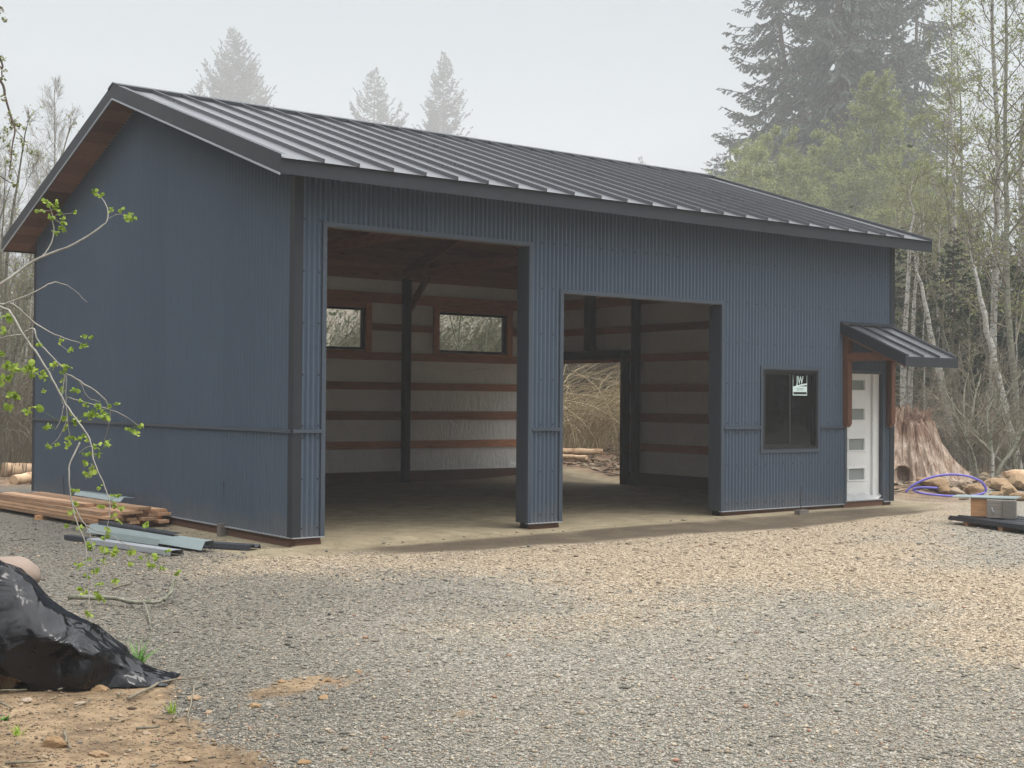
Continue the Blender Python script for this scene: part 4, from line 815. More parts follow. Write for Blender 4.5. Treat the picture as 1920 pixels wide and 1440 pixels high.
# black plastic over the firewood pile
def tarp():
    c = G(95, 1278); H0 = Vector(CAM); fw = Vector((_f[0], _f[1], 0)).normalized(); rt = Vector((fw.y, -fw.x, 0)); dist = (c-H0).dot(fw)
    sil = [(-420, .80), (-60, .80), (0, .775), (45, .70), (100, .545), (150, .43), (200, .33), (230, .26), (243, .17), (262, .13), (290, .06), (330, 0.012)]
    us = [(s-960)/FPX*dist for s, _ in sil]; hs_ = [h for _, h in sil]; u0, u1 = us[0], us[-1]
    nu, nv = 84, 34; V = []; F = []
    for i in range(nu+1):
        u = u0+(u1-u0)*i/nu; h = float(np.interp(u, us, hs_)); px_ = 960+u/dist*FPX
        lift = 0.13*max(0, 1-abs(px_-45)/62)**0.6 + 0.15*max(0, 1-abs(px_+80)/70)**0.6 if px_ < 110 else 0
        for j in range(nv+1):
            v = j/nv; depth = 0.30+0.75*h; s = (v-0.42)*2; 
            y = -depth*0.5 + depth*1.15*v
            prof = (math.sin(min(1, v/0.42)*math.pi/2)**0.8 if v < 0.42 else max(0, math.cos((v-.42)/.58*math.pi/2))**0.9)
            z = h*prof
            tri = lambda q: abs((q % 1)-.5)*2
            wq = mn.noise(Vector((u*1.6, v*.9, 9))); hang = min(1, max(0, 1.15-v*1.4)) if v > .3 else min(1, .35+v*1.8)
            fold = (tri(u*1.55+wq*.55)*.24 + tri(u*3.7+v*.35+wq*.9)*.10)*hang + tri(u*2.4-v*2.1+wq*.8)*.08 + abs(mn.noise(Vector((u*5-v*2, v*2.6, 4.2))))*.07 + .010*mn.noise(Vector((u*19, v*13, 8)))
            k_ = min(1, h*3)*max(0, math.sin(math.pi*min(1, max(0, v*0.98+.01))))**0.4
            y2 = y - fold*1.2*k_*(1 if v < .45 else .3) + 0.05*mn.noise(Vector((u*5, 3, 1)))*(1-k_)
            z2 = z - fold*0.35*k_ + 0.018*abs(mn.noise(Vector((u*9, v*9, 2))))
            if v < 0.16: z2 = max(z2, lift*(1-0.3*v/.16)) if lift > 0 else z2
            P = H0 + fw*(dist+y2) + rt*u; g_ = float(gz(P.x, P.y)); V.append((P.x, P.y, g_+0.008+max(0, z2)))
    for i in range(nu):
        for j in range(nv):
            a = i*(nv+1)+j
            F += [(a, a+nv+1, a+nv+2), (a, a+nv+2, a+1)] if (i*7+j*3) % 5 < 3 else [(a, a+nv+1, a+1), (a+nv+1, a+nv+2, a+1)]
    o = link('plastic_tarp', npmesh('plastic_tarp', V, F), MT['tarp'], smooth=False); tag(o, 'crumpled shiny black plastic sheet draped over a woodpile at lower left', 'tarp')
    r = random.Random(3)
    for k_, (px_, dz, rr_, lb) in enumerate(((84, .10, .055, 'round cut log end peeking out under the black plastic'), (63, .13, .040, 'smaller log end left of the round one under the black plastic'), (18, .055, .07, 'pale split log at the left edge under the black plastic'), (48, .05, .06, 'dark log low under the black plastic beside the pale split one'))):
        u = (px_-960)/FPX*dist; P = H0+fw*(dist-.30+0.02*k_)+rt*u; P.z = float(gz(P.x, P.y))+dz; q = P+fw*.42+rt*r.uniform(-.15, .15); m_ = MB(); n = 6
        m_.tube([P.lerp(q, i/n) for i in range(n+1)], rr_, 11); tag(m_.build('firewood_log', MT['log']), lb, 'firewood', 'logs under the black plastic')
    m_ = MB(); u = (-8-960)/FPX*dist; P = H0+fw*(dist+.22)+rt*u; P.z = float(gz(P.x, P.y))
    import bmesh
    bm = bmesh.new(); bmesh.ops.create_uvsphere(bm, u_segments=24, v_segments=14, radius=1)
    for v in bm.verts: n_ = v.co.copy(); f_ = 1+.1*mn.noise(n_*2); v.co = Vector((n_.x*.20*f_, n_.y*.22*f_, n_.z*.12*f_))
    me = bpy.data.meshes.new('sandbag'); bm.to_mesh(me); bm.free(); tag(link('burlap_bundle', me, MT['canvas'], smooth=True, loc=(P.x, P.y, P.z+.60)), 'rounded pale tan bundle lying on top of the black plastic', 'bundle')
tarp()
# stick with a forked end, twigs, stones and sprouts on the foreground dirt
def stick(pts, r, lb, name='fallen_stick', mt='twig', h=0.02):
    P = [G(*p[:2])+Vector((0, 0, h+(p[2] if len(p) > 2 else 0))) for p in pts]; m_ = MB(); k_ = len(P)
    Q = []
    for i in range(k_-1):
        for u in (0, .33, .67): Q.append(P[i].lerp(P[i+1], u)+Vector((0, 0, .004*math.sin(len(Q)*2.1)))+Vector((.006*math.sin(len(Q)*3.7), .006*math.cos(len(Q)*2.9), 0)))
    Q.append(P[-1]); m_.tube(Q, [r*(1-.6*i/len(Q)) for i in range(len(Q))], 6); return m_, lb, name, mt
m_, lb, nm, mt = stick([(128, 1137, .05), (200, 1134, .04), (260, 1142, .03), (300, 1140, .03), (318, 1130, .05), (326, 1114, .12)], .022, '', h=.02)
q0 = G(308, 1138)+Vector((0, 0, .05)); m_.tube([q0, G(322, 1132)+Vector((0, 0, .10)), G(328, 1120)+Vector((0, 0, .16))], [.014, .010, .006], 5)
q0 = G(270, 1143)+Vector((0, 0, .05)); m_.tube([q0, G(278, 1160)+Vector((0, 0, .03)), G(284, 1186)+Vector((0, 0, .01))], [.010, .008, .004], 5)
tag(m_.build('fallen_branch', MT['alder'], smooth=True), 'crooked fallen branch with a forked tip lying behind the black plastic', 'branch')
SK = [([(240, 1318), (300, 1286), (385, 1273)], .010, 'longest thin pale stick lying across the brown dirt'), ([(255, 1374), (300, 1370)], .010, 'short pale stick below the long one on the dirt'), ([(120, 1380), (125, 1400), (134, 1412)], .008, 'small forked twig beside the tan rock'),
      ([(365, 1290), (360, 1318), (352, 1350), (358, 1372)], .007, 'thin curled twig standing at the gravel edge of the dirt'), ([(110, 1300), (150, 1288)], .006, 'thin stick near the hem of the black plastic'), ([(212, 1108), (248, 1096)], .012, 'pale splinter lying on the gravel behind the branch'),
      ([(325, 1358), (330, 1346)], .007, 'tiny stub twig in the middle of the dirt'), ([(222, 1312), (226, 1304)], .008, 'tiny pale chip twig under the long stick'), ([(140, 1335), (172, 1320)], .006, 'thin stick left of the middle of the dirt patch'), ([(0, 1302), (50, 1300)], .006, 'thin grey twig at the left edge below the woodpile'),
      ([(283, 1401), (300, 1402)], .006, 'short twig lying low in the dirt at centre'), ([(10, 1440), (85, 1436)], .008, 'stick along the bottom left edge of the photo'), ([(0, 1325), (24, 1337)], .007, 'dark twig at the left edge of the dirt'), ([(340, 1370), (362, 1371)], .006, 'small twig where the dirt meets the gravel')]
for pts, r_k, lb in SK: a = stick(pts, r_k, lb); tag(a[0].build('fallen_stick', MT['twig'], smooth=True), lb, 'stick')
ST = [(103, 1400, .085, 'largest tan rock half sunk in the foreground dirt', .0), (185, 1418, .06, 'tan rock right of the largest one near the bottom edge', .1), (150, 1322, .04, 'small pale rock in the upper dirt patch', .7), (187, 1296, .065, 'flat orange rock below the black plastic', .0), (302, 1310, .045, 'reddish stone above the small green sprout', .2),
      (362, 1312, .05, 'reddish stone on the gravel edge of the dirt', .2), (345, 1428, .05, 'red brown stone at the bottom edge', .2), (528, 1280, .035, 'small orange clod lying on the gravel', .0), (606, 1310, .05, 'orange clay clod right of the clay streak', .0), (612, 1279, .04, 'small orange clay clod above the streak', .0), (568, 1432, .045, 'orange clod near the bottom centre', .0),
      (50, 1318, .05, 'grey brown flat stone at left of the dirt', .8), (225, 1345, .03, 'thin dark stone in the dirt centre', .6), (480, 1326, .05, 'orange clod at the low end of the clay streak', .0), (20, 1345, .04, 'low brown clod at the left edge', .3), (392, 1338, .03, 'small tan stone beside the curled twig', .4), (275, 1378, .03, 'small round stone in the lower dirt', .5), (672, 1262, .03, 'small orange clod farthest right on the gravel', .0)]
for i, (px_, py_, s, lb, tn) in enumerate(ST):
    p = G(px_, py_); clod('dirt_rock', (p.x, p.y, p.z+s*.12), s*0.75, lb, 'rock', None, seed=50+i, tone=tn, flat=.6)
def tuft(px_, py_, n, h, lb, cat, mt, spread, seed, wd=.006):
    p = G(px_, py_); r = random.Random(seed); m_ = MB()
    for _ in range(n):
        a = r.uniform(0, 6.28); L = h*r.uniform(.5, 1); le = r.uniform(.2, 1.1)*spread; d = Vector((math.cos(a), math.sin(a), 0)); s_ = Vector((-d.y, d.x, 0)); b0 = d*r.uniform(0, .03); pv = None
        for i in range(5):
            t = i/4; c_ = b0 + d*(le*L*t**1.6) + Vector((0, 0, L*(t-.35*le*t*t))); w_ = wd*(1-t*.95)
            cu = (c_-s_*w_, c_+s_*w_)
            if pv: m_.add([pv[0], pv[1], cu[1], cu[0]], [(0, 1, 2, 3)], r.random())
            pv = cu
    o = m_.build(cat.replace(' ', '_'), MT[mt], loc=p); return tag(o, lb, cat)
tuft(258, 1258, 34, .26, 'green grass tuft growing at the end of the black plastic', 'grass tuft', 'grass', 1.0, 1)
tuft(322, 1338, 16, .075, 'small green sprout in the dirt beside the gravel', 'sprout', 'bud', .8, 2, .008)
tuft(37, 1380, 10, .07, 'tiny weed sprout at left of the dirt near the bottom', 'sprout', 'bud', .9, 3, .008)
tuft(8, 1352, 8, .05, 'low green leaf clump at the left edge of the dirt', 'sprout', 'grass', .9, 4, .012)
# chips and litter on the soil and dirt
def chips(name, lab, n, fn, smin, smax, mt, seed, kind='stuff'):
    r = np.random.RandomState(seed); x, y = fn(r, n); n = len(x); z = gz(x, y); a = r.uniform(0, 6.28, n); l = r.uniform(smin, smax, n); w_ = l*r.uniform(.12, .4, n)
    ca, sa = np.cos(a), np.sin(a); dz = r.uniform(.004, .02, n); tl = r.uniform(-.3, .3, n)*l
    q = [np.stack([x+sx*l*ca-sy*w_*sa, y+sx*l*sa+sy*w_*ca, z+dz+sx*tl+abs(sy)*0], 1) for sx, sy in ((-1, -1), (1, -1), (1, 1), (-1, 1))]
    V = np.stack(q, 1).reshape(-1, 3); F = np.arange(n*4).reshape(-1, 4); o = link(name, npmesh(name, V, F, dict(tone=np.repeat(r.rand(n), 4))), MT[mt]); return tag(o, lab, name.replace('_', ' '), kind=kind)
def f1(r, n):
    x = r.uniform(-6, -3.4, n); y = r.uniform(-9.5, -5.2, n); k_ = zones(x, y)[1] > .5; return x[k_], y[k_]
chips('wood_litter', 'bark chips and dead leaves strewn over the brown foreground dirt', 900, f1, .006, .022, 'litter', 4)
def f2(r, n):
    x = r.uniform(11.5, 22, n); y = r.uniform(1, 22, n); k_ = (zones(x, y)[4] > .5); return x[k_], y[k_]
chips('bark_debris', 'broken bark and wood debris covering the cleared soil beyond the barn', 18000, f2, .03, .16, 'litter', 5)
def f3(r, n):
    x = r.uniform(-9, 9, n); y = r.uniform(9.6, 24, n); k_ = (zones(x, y)[4] > .5); return x[k_], y[k_]
chips('twig_debris', 'twigs and leaves on the soil behind the barn', 5000, f3, .03, .14, 'litter', 6)

# ------------------------------------------------------------------ vegetation generators
def tubes_np(lines, n):                       # lines: list of (P (k,3), R (k,)); returns V, F
    Vs = []; Fs = []; o = 0; ang = np.arange(n)*2*np.pi/n; ca, sa = np.cos(ang), np.sin(ang)
    by = {}
    for P, R in lines: by.setdefault(len(R), []).append((P, R))
    for k_, L in by.items():
        P = np.array([l[0] for l in L]); R = np.array([l[1] for l in L]); m = len(L)
        T = np.gradient(P, axis=1); T /= np.linalg.norm(T, axis=2, keepdims=True)+1e-9
        ref = np.tile(np.array([.31, .22, .93]), (m, 1)); vert = np.abs(T[:, k_//2, 2]) > .85; ref[vert] = (1, .1, .05)
        A = np.cross(T, ref[:, None, :]); A /= np.linalg.norm(A, axis=2, keepdims=True)+1e-9; B = np.cross(T, A)
        V = P[:, :, None, :] + R[:, :, None, None]*(A[:, :, None, :]*ca[None, None, :, None] + B[:, :, None, :]*sa[None, None, :, None])
        idx = np.arange(m*k_*n).reshape(m, k_, n); j2 = (np.arange(n)+1) % n
        F = np.stack([idx[:, :-1], idx[:, :-1][:, :, j2], idx[:, 1:][:, :, j2], idx[:, 1:]], -1).reshape(-1, 4)
        Vs.append(V.reshape(-1, 3)); Fs.append(F+o); o += m*k_*n
    return np.concatenate(Vs), np.concatenate(Fs)
def poly(r, p, d, L, k_, bend, up):           # wandering polyline
    P = [p]; d = d/np.linalg.norm(d)
    for i in range(k_-1):
        d = d + r.normal(0, bend, 3) + np.array([0, 0, up]); d /= np.linalg.norm(d); P.append(P[-1]+d*L/(k_-1))
    return np.array(P), d
def interp(P, t): s = t*(len(P)-1); i = min(int(s), len(P)-2); f_ = s-i; return P[i]*(1-f_)+P[i+1]*f_, P[i+1]-P[i]
def leafcards(pts, r, size, jitter, per=1, vert=0.0):
    pts = np.repeat(np.asarray(pts), per, 0); n = len(pts); c = pts+r.normal(0, jitter, (n, 3)); s = size*r.uniform(.5, 1.3, n)[:, None]
    a = r.normal(0, 1, (n, 3)); a[:, 2] *= (1+vert); a /= np.linalg.norm(a, axis=1, keepdims=True); b = np.cross(a, r.normal(0, 1, (n, 3))); b /= np.linalg.norm(b, axis=1, keepdims=True)+1e-9
    V = np.stack([c-a*s, c+b*s*.45, c+a*s, c-b*s*.45], 1).reshape(-1, 3); return V, np.arange(n*4).reshape(-1, 4), np.repeat(np.clip(r.normal(.5, .28, n), 0, 1), 4)
def decid(seed, H, nb, spread, lean=0.0, base=.25, asc=1.0, r0=.10, sub=7, twig=5, leafs=0, lsize=.05, multi=1, leafmat='spring', barkmat='birch', twigmat='twig', wig=.05):
    r = np.random.RandomState(seed); trunk = []; limbs = []; tips = []
    for s in range(multi):
        d0 = np.array([lean+(r.normal(0, .12) if multi > 1 else 0), r.normal(0, .12) if multi > 1 else 0, 1]); hh = H*(1 if s == 0 else r.uniform(.7, .95))
        p0 = np.array([r.normal(0, .15*(multi > 1)), r.normal(0, .15*(multi > 1)), -.3]); P, _ = poly(r, p0, d0, hh, 14, wig, .03*(lean != 0)+.005); R = r0*(1-np.linspace(0, 1, 14))**.8+.012; trunk.append((P, R))
        for b_ in range(nb//multi):
            t = base+(1-base)*((b_+r.rand())/(nb//multi)); p, td = interp(P, min(t, .99)); a = b_*2.4+r.uniform(-.5, .5)
            rel = (t-base)/(1-base); L = spread*(1-rel)**.75*(.45+.55*min(1, rel*4))*r.uniform(.65, 1.1)+.35
            d = np.array([math.cos(a), math.sin(a), asc*r.uniform(.5, 1.3)]); Q, qd = poly(r, p, d, L, 6, .12, .07*asc); rb = max(.008, r0*.32*(1-t)+.01)
            limbs.append((Q, rb*(1-np.linspace(0, .8, 6))))
            for q_ in range(sub):
                tt = r.uniform(.2, 1); p2, d2 = interp(Q, min(tt, .99)); d3 = d2/np.linalg.norm(d2)+r.normal(0, .55, 3)+np.array([0, 0, .25*asc]); L2 = L*(.42-.2*tt)*r.uniform(.6, 1.3)+.15
                Q2, _ = poly(r, p2, d3, L2, 4, .15, .05); limbs.append((Q2, rb*.45*(1-np.linspace(0, .7, 4))))
                for w_ in range(twig):
                    p4, d4 = interp(Q2, r.uniform(.15, .99)); d5 = d4/np.linalg.norm(d4)+r.normal(0, .5, 3); Q3, _ = poly(r, p4, d5, L2*r.uniform(.3, .6)+.08, 3, .15, .03); limbs.append((Q3, np.array([.0045, .0035, .002])*(1+rb*14))); tips.append(Q3[1]); tips.append(Q3[2])
    Vt, Ft = tubes_np(trunk, 8); Vl, Fl = tubes_np(limbs, 3); res = [('trunk', Vt, Ft, barkmat, None), ('branches', Vl, Fl, twigmat, None)]
    if leafs:
        idx = r.randint(0, len(tips), leafs); V, F, t = leafcards(np.array(tips)[idx], r, lsize, .10); res.append(('foliage', V, F, leafmat, t))
    return res
def conifer(seed, H, rad_, nwh, upturn=.25, droop=-.15, dens=1.0, mat_='needle', card=.16, base=.06, gap=0.0, slope_p=.9, r0=None, lead=1):
    r = np.random.RandomState(seed); trunk = []; limbs = []; C = []
    r0 = r0 or H*.014
    for ld in range(lead):
        off = np.array([0., 0, 0]) if ld == 0 else np.array([r.uniform(-1, 1)*rad_*.35, r.uniform(-1, 1)*rad_*.3, 0]); hh = H if ld == 0 else H*r.uniform(.75, .95)
        P = np.stack([off[0]*np.minimum(1, np.linspace(0, 1, 10)*2)+r.normal(0, .006*H, 10)*np.linspace(0, 1, 10), off[1]*np.minimum(1, np.linspace(0, 1, 10)*2)+r.normal(0, .006*H, 10)*np.linspace(0, 1, 10), np.linspace(-.4, hh, 10)], 1)
        trunk.append((P, r0*(1-np.linspace(0, 1, 10))**.9+.012))
        for w_ in range(nwh):
            t = base+(1-base)*(w_/nwh)**.92; 
            for b_ in range(r.randint(4, 7)):
                if r.rand() < gap: continue
                p, _ = interp(P, min(.995, t+r.uniform(-.006, .006))); a = r.uniform(0, 6.28); L = rad_*(1-t)**slope_p*r.uniform(.55, 1.15)+.12*H/20; k_ = 6
                d = np.array([math.cos(a), math.sin(a), upturn*(t*1.6)-.12]); s = np.linspace(0, 1, k_)[:, None]
                Q = p+d[None]*L*s; Q[:, 2] += L*(droop*np.sin(s[:, 0]*2.2)*(1.2-t) + upturn*.9*s[:, 0]**3); Q += r.normal(0, .02*L, Q.shape)*s
                limbs.append((Q, (.012+.012*L)*(1-np.linspace(0, .8, k_))))
                m = max(4, int(L*9*dens)); tt = r.uniform(.08, 1, m); sd_ = r.choice([-1, 1], m); side = np.array([-math.sin(a), math.cos(a), 0])
                for q_ in range(m):
                    pp, dd = interp(Q, min(tt[q_], .99)); dd = dd/np.linalg.norm(dd); l2 = L*.28*(1.05-tt[q_])+card*.8*min(1, (1-t)*5+.12); dv = dd*.8+side*sd_[q_]*.75+np.array([0, 0, -.18-(.5 if droop < -.25 else 0)+r.normal(0, .15)]); dv /= np.linalg.norm(dv)
                    C.append((pp, dv, l2))
                C.append((Q[-2], Q[-1]-Q[-2], L*.12+card*min(1, (1-t)*5+.12)))
    C0 = np.array([c[0] for c in C]); Dv = np.array([c[1]/np.linalg.norm(c[1]) for c in C]); L2 = np.array([c[2] for c in C]); n = len(C0); rr_ = np.random.RandomState(seed+1)
    Vs = []; ts = []
    segs = 3
    for s_ in range(segs):                    # each spray: a few narrow ragged blades along its twig
        for sg in (-1, 0, 1):
            side = np.cross(Dv, rr_.normal(0, 1, (n, 3))); side /= np.linalg.norm(side, axis=1, keepdims=True); b0 = C0+Dv*(L2*(s_)/segs)[:, None]; tip = b0+Dv*(L2/segs*1.25)[:, None]+side*(sg*.35*L2/segs)[:, None]
            wv = np.cross(Dv, side)*(card*.16*rr_.uniform(.6, 1.4, n))[:, None]+side*(card*.16)*.6; mid = (b0+tip)/2
            Vs.append(np.stack([b0, mid+wv, tip, mid-wv], 1)); ts.append(np.clip(rr_.normal(.35+.15*s_, .22, n), 0, 1))
    V = np.concatenate(Vs).reshape(-1, 3); t = np.repeat(np.concatenate(ts), 4); Vt, Ft = tubes_np(trunk, 8); Vl, Fl = tubes_np(limbs, 3)
    return [('trunk', Vt, Ft, 'darkbark', None), ('branches', Vl, Fl, 'darkbark', None), ('crown', V, np.arange(len(V)).reshape(-1, 4), mat_, t)]
def make(name, parts, loc, lb, cat, group=None, rz=0, scale=1):
    root = thing(name, loc, lb, cat, group, rz); root.scale = (scale,)*3
    for nm, V, F, mt, t in parts: link(nm, npmesh(nm, V, F, dict(tone=t) if t is not None else None), MT[mt], root)
    return root
def gp(px_, dist): p = away(px_, dist); return Vector((p[0], p[1], float(gz(p[0], p[1]))))
# far conifers in the fog
g_ = 'conifers fading into the fog behind the barn roof'
fc = [(430, 66, 400, 'bushiest conifer in the fog above the left part of the roof', 11, .42, 0), (697, 126, 410, 'sparse conifer in the fog above the middle of the roof', 12, .40, .35), (826, 92, 405, 'narrow conifer in the fog right of the sparse one', 13, .34, .05),
      (366, 168, 415, 'small conifer tip left of the bushiest one in the fog', 14, .34, .2), (742, 222, 420, 'small conifer tip beside the sparse one in the fog', 15, .34, .3), (1200, 288, 420, 'faint thin treetop just above the roof ridge at centre right', 16, .25, .5), (470, 130, 430, 'second conifer hidden close behind the bushiest one', 17, .3, .2), (805, 215, 395, 'low conifer at the foot of the narrow one', 18, .3, .1)]
for px_, py_, dist, lb, sd_, rr_, gp__ in fc:
    p = gp(px_, dist); top = CAM[2]+(750-py_)/FPX*dist; H = top-p.z
    H = min(H, 48); p.z = top-H; make('fir_tree', conifer(sd_, H, H*rr_*(1.15 if sd_ != 13 else .95), 34 if sd_ != 12 else 24, .50, -.10, .22, 'needle', 1.0, .42, gp__*.6, 1.0), p, lb, 'tree', g_)
# big cedar
cd1_ = conifer(31, 64, 13.0, 80, .10, -.55, .42, 'cedar', .50, .10, .48, .5, .80, 2)
for i_, (px_, dist, topm, lb) in enumerate(((1575, 138, 62, 'huge dark cedar with drooping fronds towering behind the green alders'), (1462, 150, 56, 'second tall cedar joined to the left side of the huge one'), (1676, 150, 57, 'tall cedar joined to the right side of the huge one'), (1368, 142, 30, 'lower cedar at the left foot of the cedar clump'))):
    p = gp(px_, dist)
    if i_ == 0: C0_ = make('cedar_tree', cd1_, p, lb, 'tree', 'cedar clump above the alders')
    else: dup(C0_, p, i_*1.3, topm/64, lb, 'cedar clump above the alders')
# budding alders in front of the cedar
alA = decid(41, 24.5, 74, 9.8, 0, .12, 1.0, .18, 8, 6, 30000, .12, 2, 'spring', 'alder', 'twig'); alB = decid(42, 21, 64, 8.4, .04, .10, 1.1, .15, 8, 6, 27000, .105, 3, 'spring', 'alder', 'twig')
ga = 'alders with fresh yellow green buds in front of the cedar'
A0 = make('alder_tree', alA, gp(1545, 108), 'tallest budding alder, centred in front of the huge cedar', 'tree', ga); B0 = make('alder_tree', alB, gp(1440, 108), 'budding alder left of the tallest one above the roof', 'tree', ga, 1.0)
for src, px_, dist, sc, rz, lb in ((A0, 1362, 112, .98, 2, 'leftmost low budding alder above the roof ridge end'), (B0, 1490, 100, 1.04, 3, 'budding alder between the left ones and the tallest'), (B0, 1615, 104, 1.02, 4.4, 'budding alder right of the tallest one'), (A0, 1670, 110, 1.08, 5.2, 'budding alder above the right end of the roof'), (B0, 1715, 100, .84, .6, 'low budding alder just past the right end of the roof'),
                              (A0, 1405, 104, .86, 1.1, 'short budding alder touching the ridge'), (A0, 1580, 97, .78, 3.3, 'short budding alder low behind the roof slope'), (B0, 1325, 116, .76, 2.2, 'smallest budding alder at the far left of the grove'), (B0, 1745, 112, .9, 3.9, 'budding alder farther back at the right of the grove')):
    p = gp(px_, dist); dup(src, p, rz, sc, lb, ga)
# thin young alders at the right
raA = decid(51, 17, 30, 3.4, .02, .20, 1.1, .10, 6, 4, 3400, .05, 1, 'spring', 'birch', 'twig'); raB = decid(52, 15, 28, 3.2, -.05, .2, 1.0, .085, 6, 4, 3000, .05, 1, 'spring', 'alder', 'twig'); gr = 'thin young alders at the right edge'
R0 = make('young_alder', raA, gp(1842, 38), 'tall thin alder with pale trunk right of the canopy', 'tree', gr); R1 = make('young_alder', raB, gp(1905, 36), 'thin alder at the right edge of the photo', 'tree', gr)
for src, px_, dist, sc, rz, lb in ((R0, 1800, 46, .95, 2, 'thin alder behind the canopy tip'), (R0, 1925, 42, 1.0, 4, 'thin alder half cut by the right edge'), (R1, 1770, 50, .85, 3, 'shorter thin alder beside the grove'),
                              (R1, 1965, 37, 1.05, 5, 'thin alder whose branches reach in from outside the right edge'), (R0, 1728, 44, .55, .5, 'small alder close behind the stump'), (R1, 1695, 48, .6, 2.5, 'small alder just right of the barn corner'), (R1, 1822, 60, 1.15, .2, 'thin alder farthest back at right')):
    dup(src, gp(px_, dist), rz, sc, lb, gr)
# leaning birch trunks
def leaner(px0, py0, px1, py1, dist, r0, lb, seed, fy=0):
    a = gp(px0, dist); b_ = Vector(at(px1, py1, (a-Vector(CAM)).dot(Vector(_f)))); r = np.random.RandomState(seed); n = 12; P = np.array([list(a.lerp(b_, i/(n-1))) for i in range(n)]); P[1:-1] += r.normal(0, .02, (n-2, 3)); ext = (P[-1]-P[0])*.35; ln = [(P, r0*(1-.6*np.linspace(0, 1, n)))]
    top = np.array([P[-1]+ext*i/4+r.normal(0, .02, 3)*i for i in range(5)]); ln.append((top, r0*.4*(1-np.linspace(0, .8, 5)))); tw = []
    for _ in range(34):
        p, d = interp(P if r.rand() < .6 else top, r.uniform(.25, .98)); Q, _d = poly(r, p, r.normal(0, 1, 3)+np.array([0, 0, .6]), r.uniform(.6, 1.8), 5, .2, .03); tw.append((Q, .012*(1-np.linspace(0, .8, 5))))
        for _k in range(4): p2, d2 = interp(Q, r.uniform(.3, .95)); Q2, _d = poly(r, p2, d2/np.linalg.norm(d2)+r.normal(0, .6, 3), r.uniform(.3, .7), 4, .2, .02); tw.append((Q2, .006*(1-np.linspace(0, .7, 4))))
    o = np.array(a); Vt, Ft = tubes_np(ln, 9); Vl, Fl = tubes_np(tw, 3); make('birch_tree', [('trunk', Vt-o, Ft, 'birch', None), ('branches', Vl-o, Fl, 'twig', None)], a, lb, 'tree')
leaner(1797, 860, 1732, 560, 36, .13, 'white birch trunk leaning left behind the stump root', 61); leaner(1908, 880, 1838, 560, 35, .14, 'white mottled birch trunk leaning left near the right edge', 62); leaner(1687, 800, 1705, 470, 37, .11, 'upright pale birch trunk directly beside the barn corner', 63); leaner(1700, 800, 1718, 520, 39, .10, 'second pale birch trunk close behind the upright one', 64)
leaner(1752, 800, 1760, 520, 43, .09, 'slim birch trunk rising between stump and canopy tip', 65); leaner(1870, 860, 1905, 500, 41, .08, 'slim birch trunk leaning right at the right edge', 66)
# dark understory conifers at right
uc = conifer(71, 9.5, 2.9, 44, .15, -.2, 1.0, 'needle', .22, .03, .05, .8); gu = 'dark young hemlocks filling the wood behind the stump'
U0 = make('hemlock_tree', uc, gp(1788, 41), 'dark green hemlock behind the canopy tip', 'tree', gu); U0.scale = (.72,)*3
for px_, dist, sc, rz, lb in ((1735, 43, .66, 1, 'dark hemlock right of the barn corner'), (1850, 42, .62, 2, 'dark hemlock behind the leaning birches'), (1905, 41, .66, 3, 'dark hemlock near the right edge'), (1700, 45, .78, 4, 'dark hemlock just past the barn wall'), (1960, 50, .8, 5, 'dark hemlock outside the right edge with its boughs reaching in'), (1820, 58, .95, .4, 'taller hemlock farther back in the wood'), (1765, 60, .85, 2.6, 'tallest hemlock behind the others'), (1672, 56, .85, 1.9, 'hemlock mostly hidden behind the barn end'), (1880, 62, .9, 3.4, 'hemlock far back at right')):
    dup(U0, gp(px_, dist), rz, sc, lb, gu)
# pale bare trees at left
lb_a = decid(81, 14, 46, 3.0, 0, .25, 1.4, .10, 8, 6, 0, .04, 1, 'spring', 'birch', 'paletwig'); lb_b = decid(82, 12.5, 40, 2.6, .03, .2, 1.6, .08, 8, 6, 0, .04, 2, 'spring', 'birch', 'paletwig')
gl_ = 'bare pale trees behind the left gable'
L0 = make('bare_birch', lb_a, gp(78, 58), 'tallest bare pale tree left of the roof peak', 'tree', gl_); L1 = make('bare_birch', lb_b, gp(135, 60), 'bare pale tree nearest the roof slope', 'tree', gl_)
for src, px_, dist, sc, rz, lb in ((L1, 30, 56, .92, 2, 'bare pale tree left of the tallest one'), (L0, -10, 54, .85, 3, 'bare pale tree at the left edge'), (L0, 110, 66, .9, 4, 'bare pale tree behind the tallest one'), (L1, 55, 48, .62, 5, 'short bare tree above the far barn corner'), (L1, 10, 45, .6, 1, 'short bare tree low at the left edge'), (L0, 170, 70, .75, .5, 'bare tree mostly hidden by the roof peak'), (L1, -40, 50, 1, 2.7, 'bare tree outside the left edge with twigs reaching in')):
    dup(src, gp(px_, dist), rz, sc, lb, gl_)
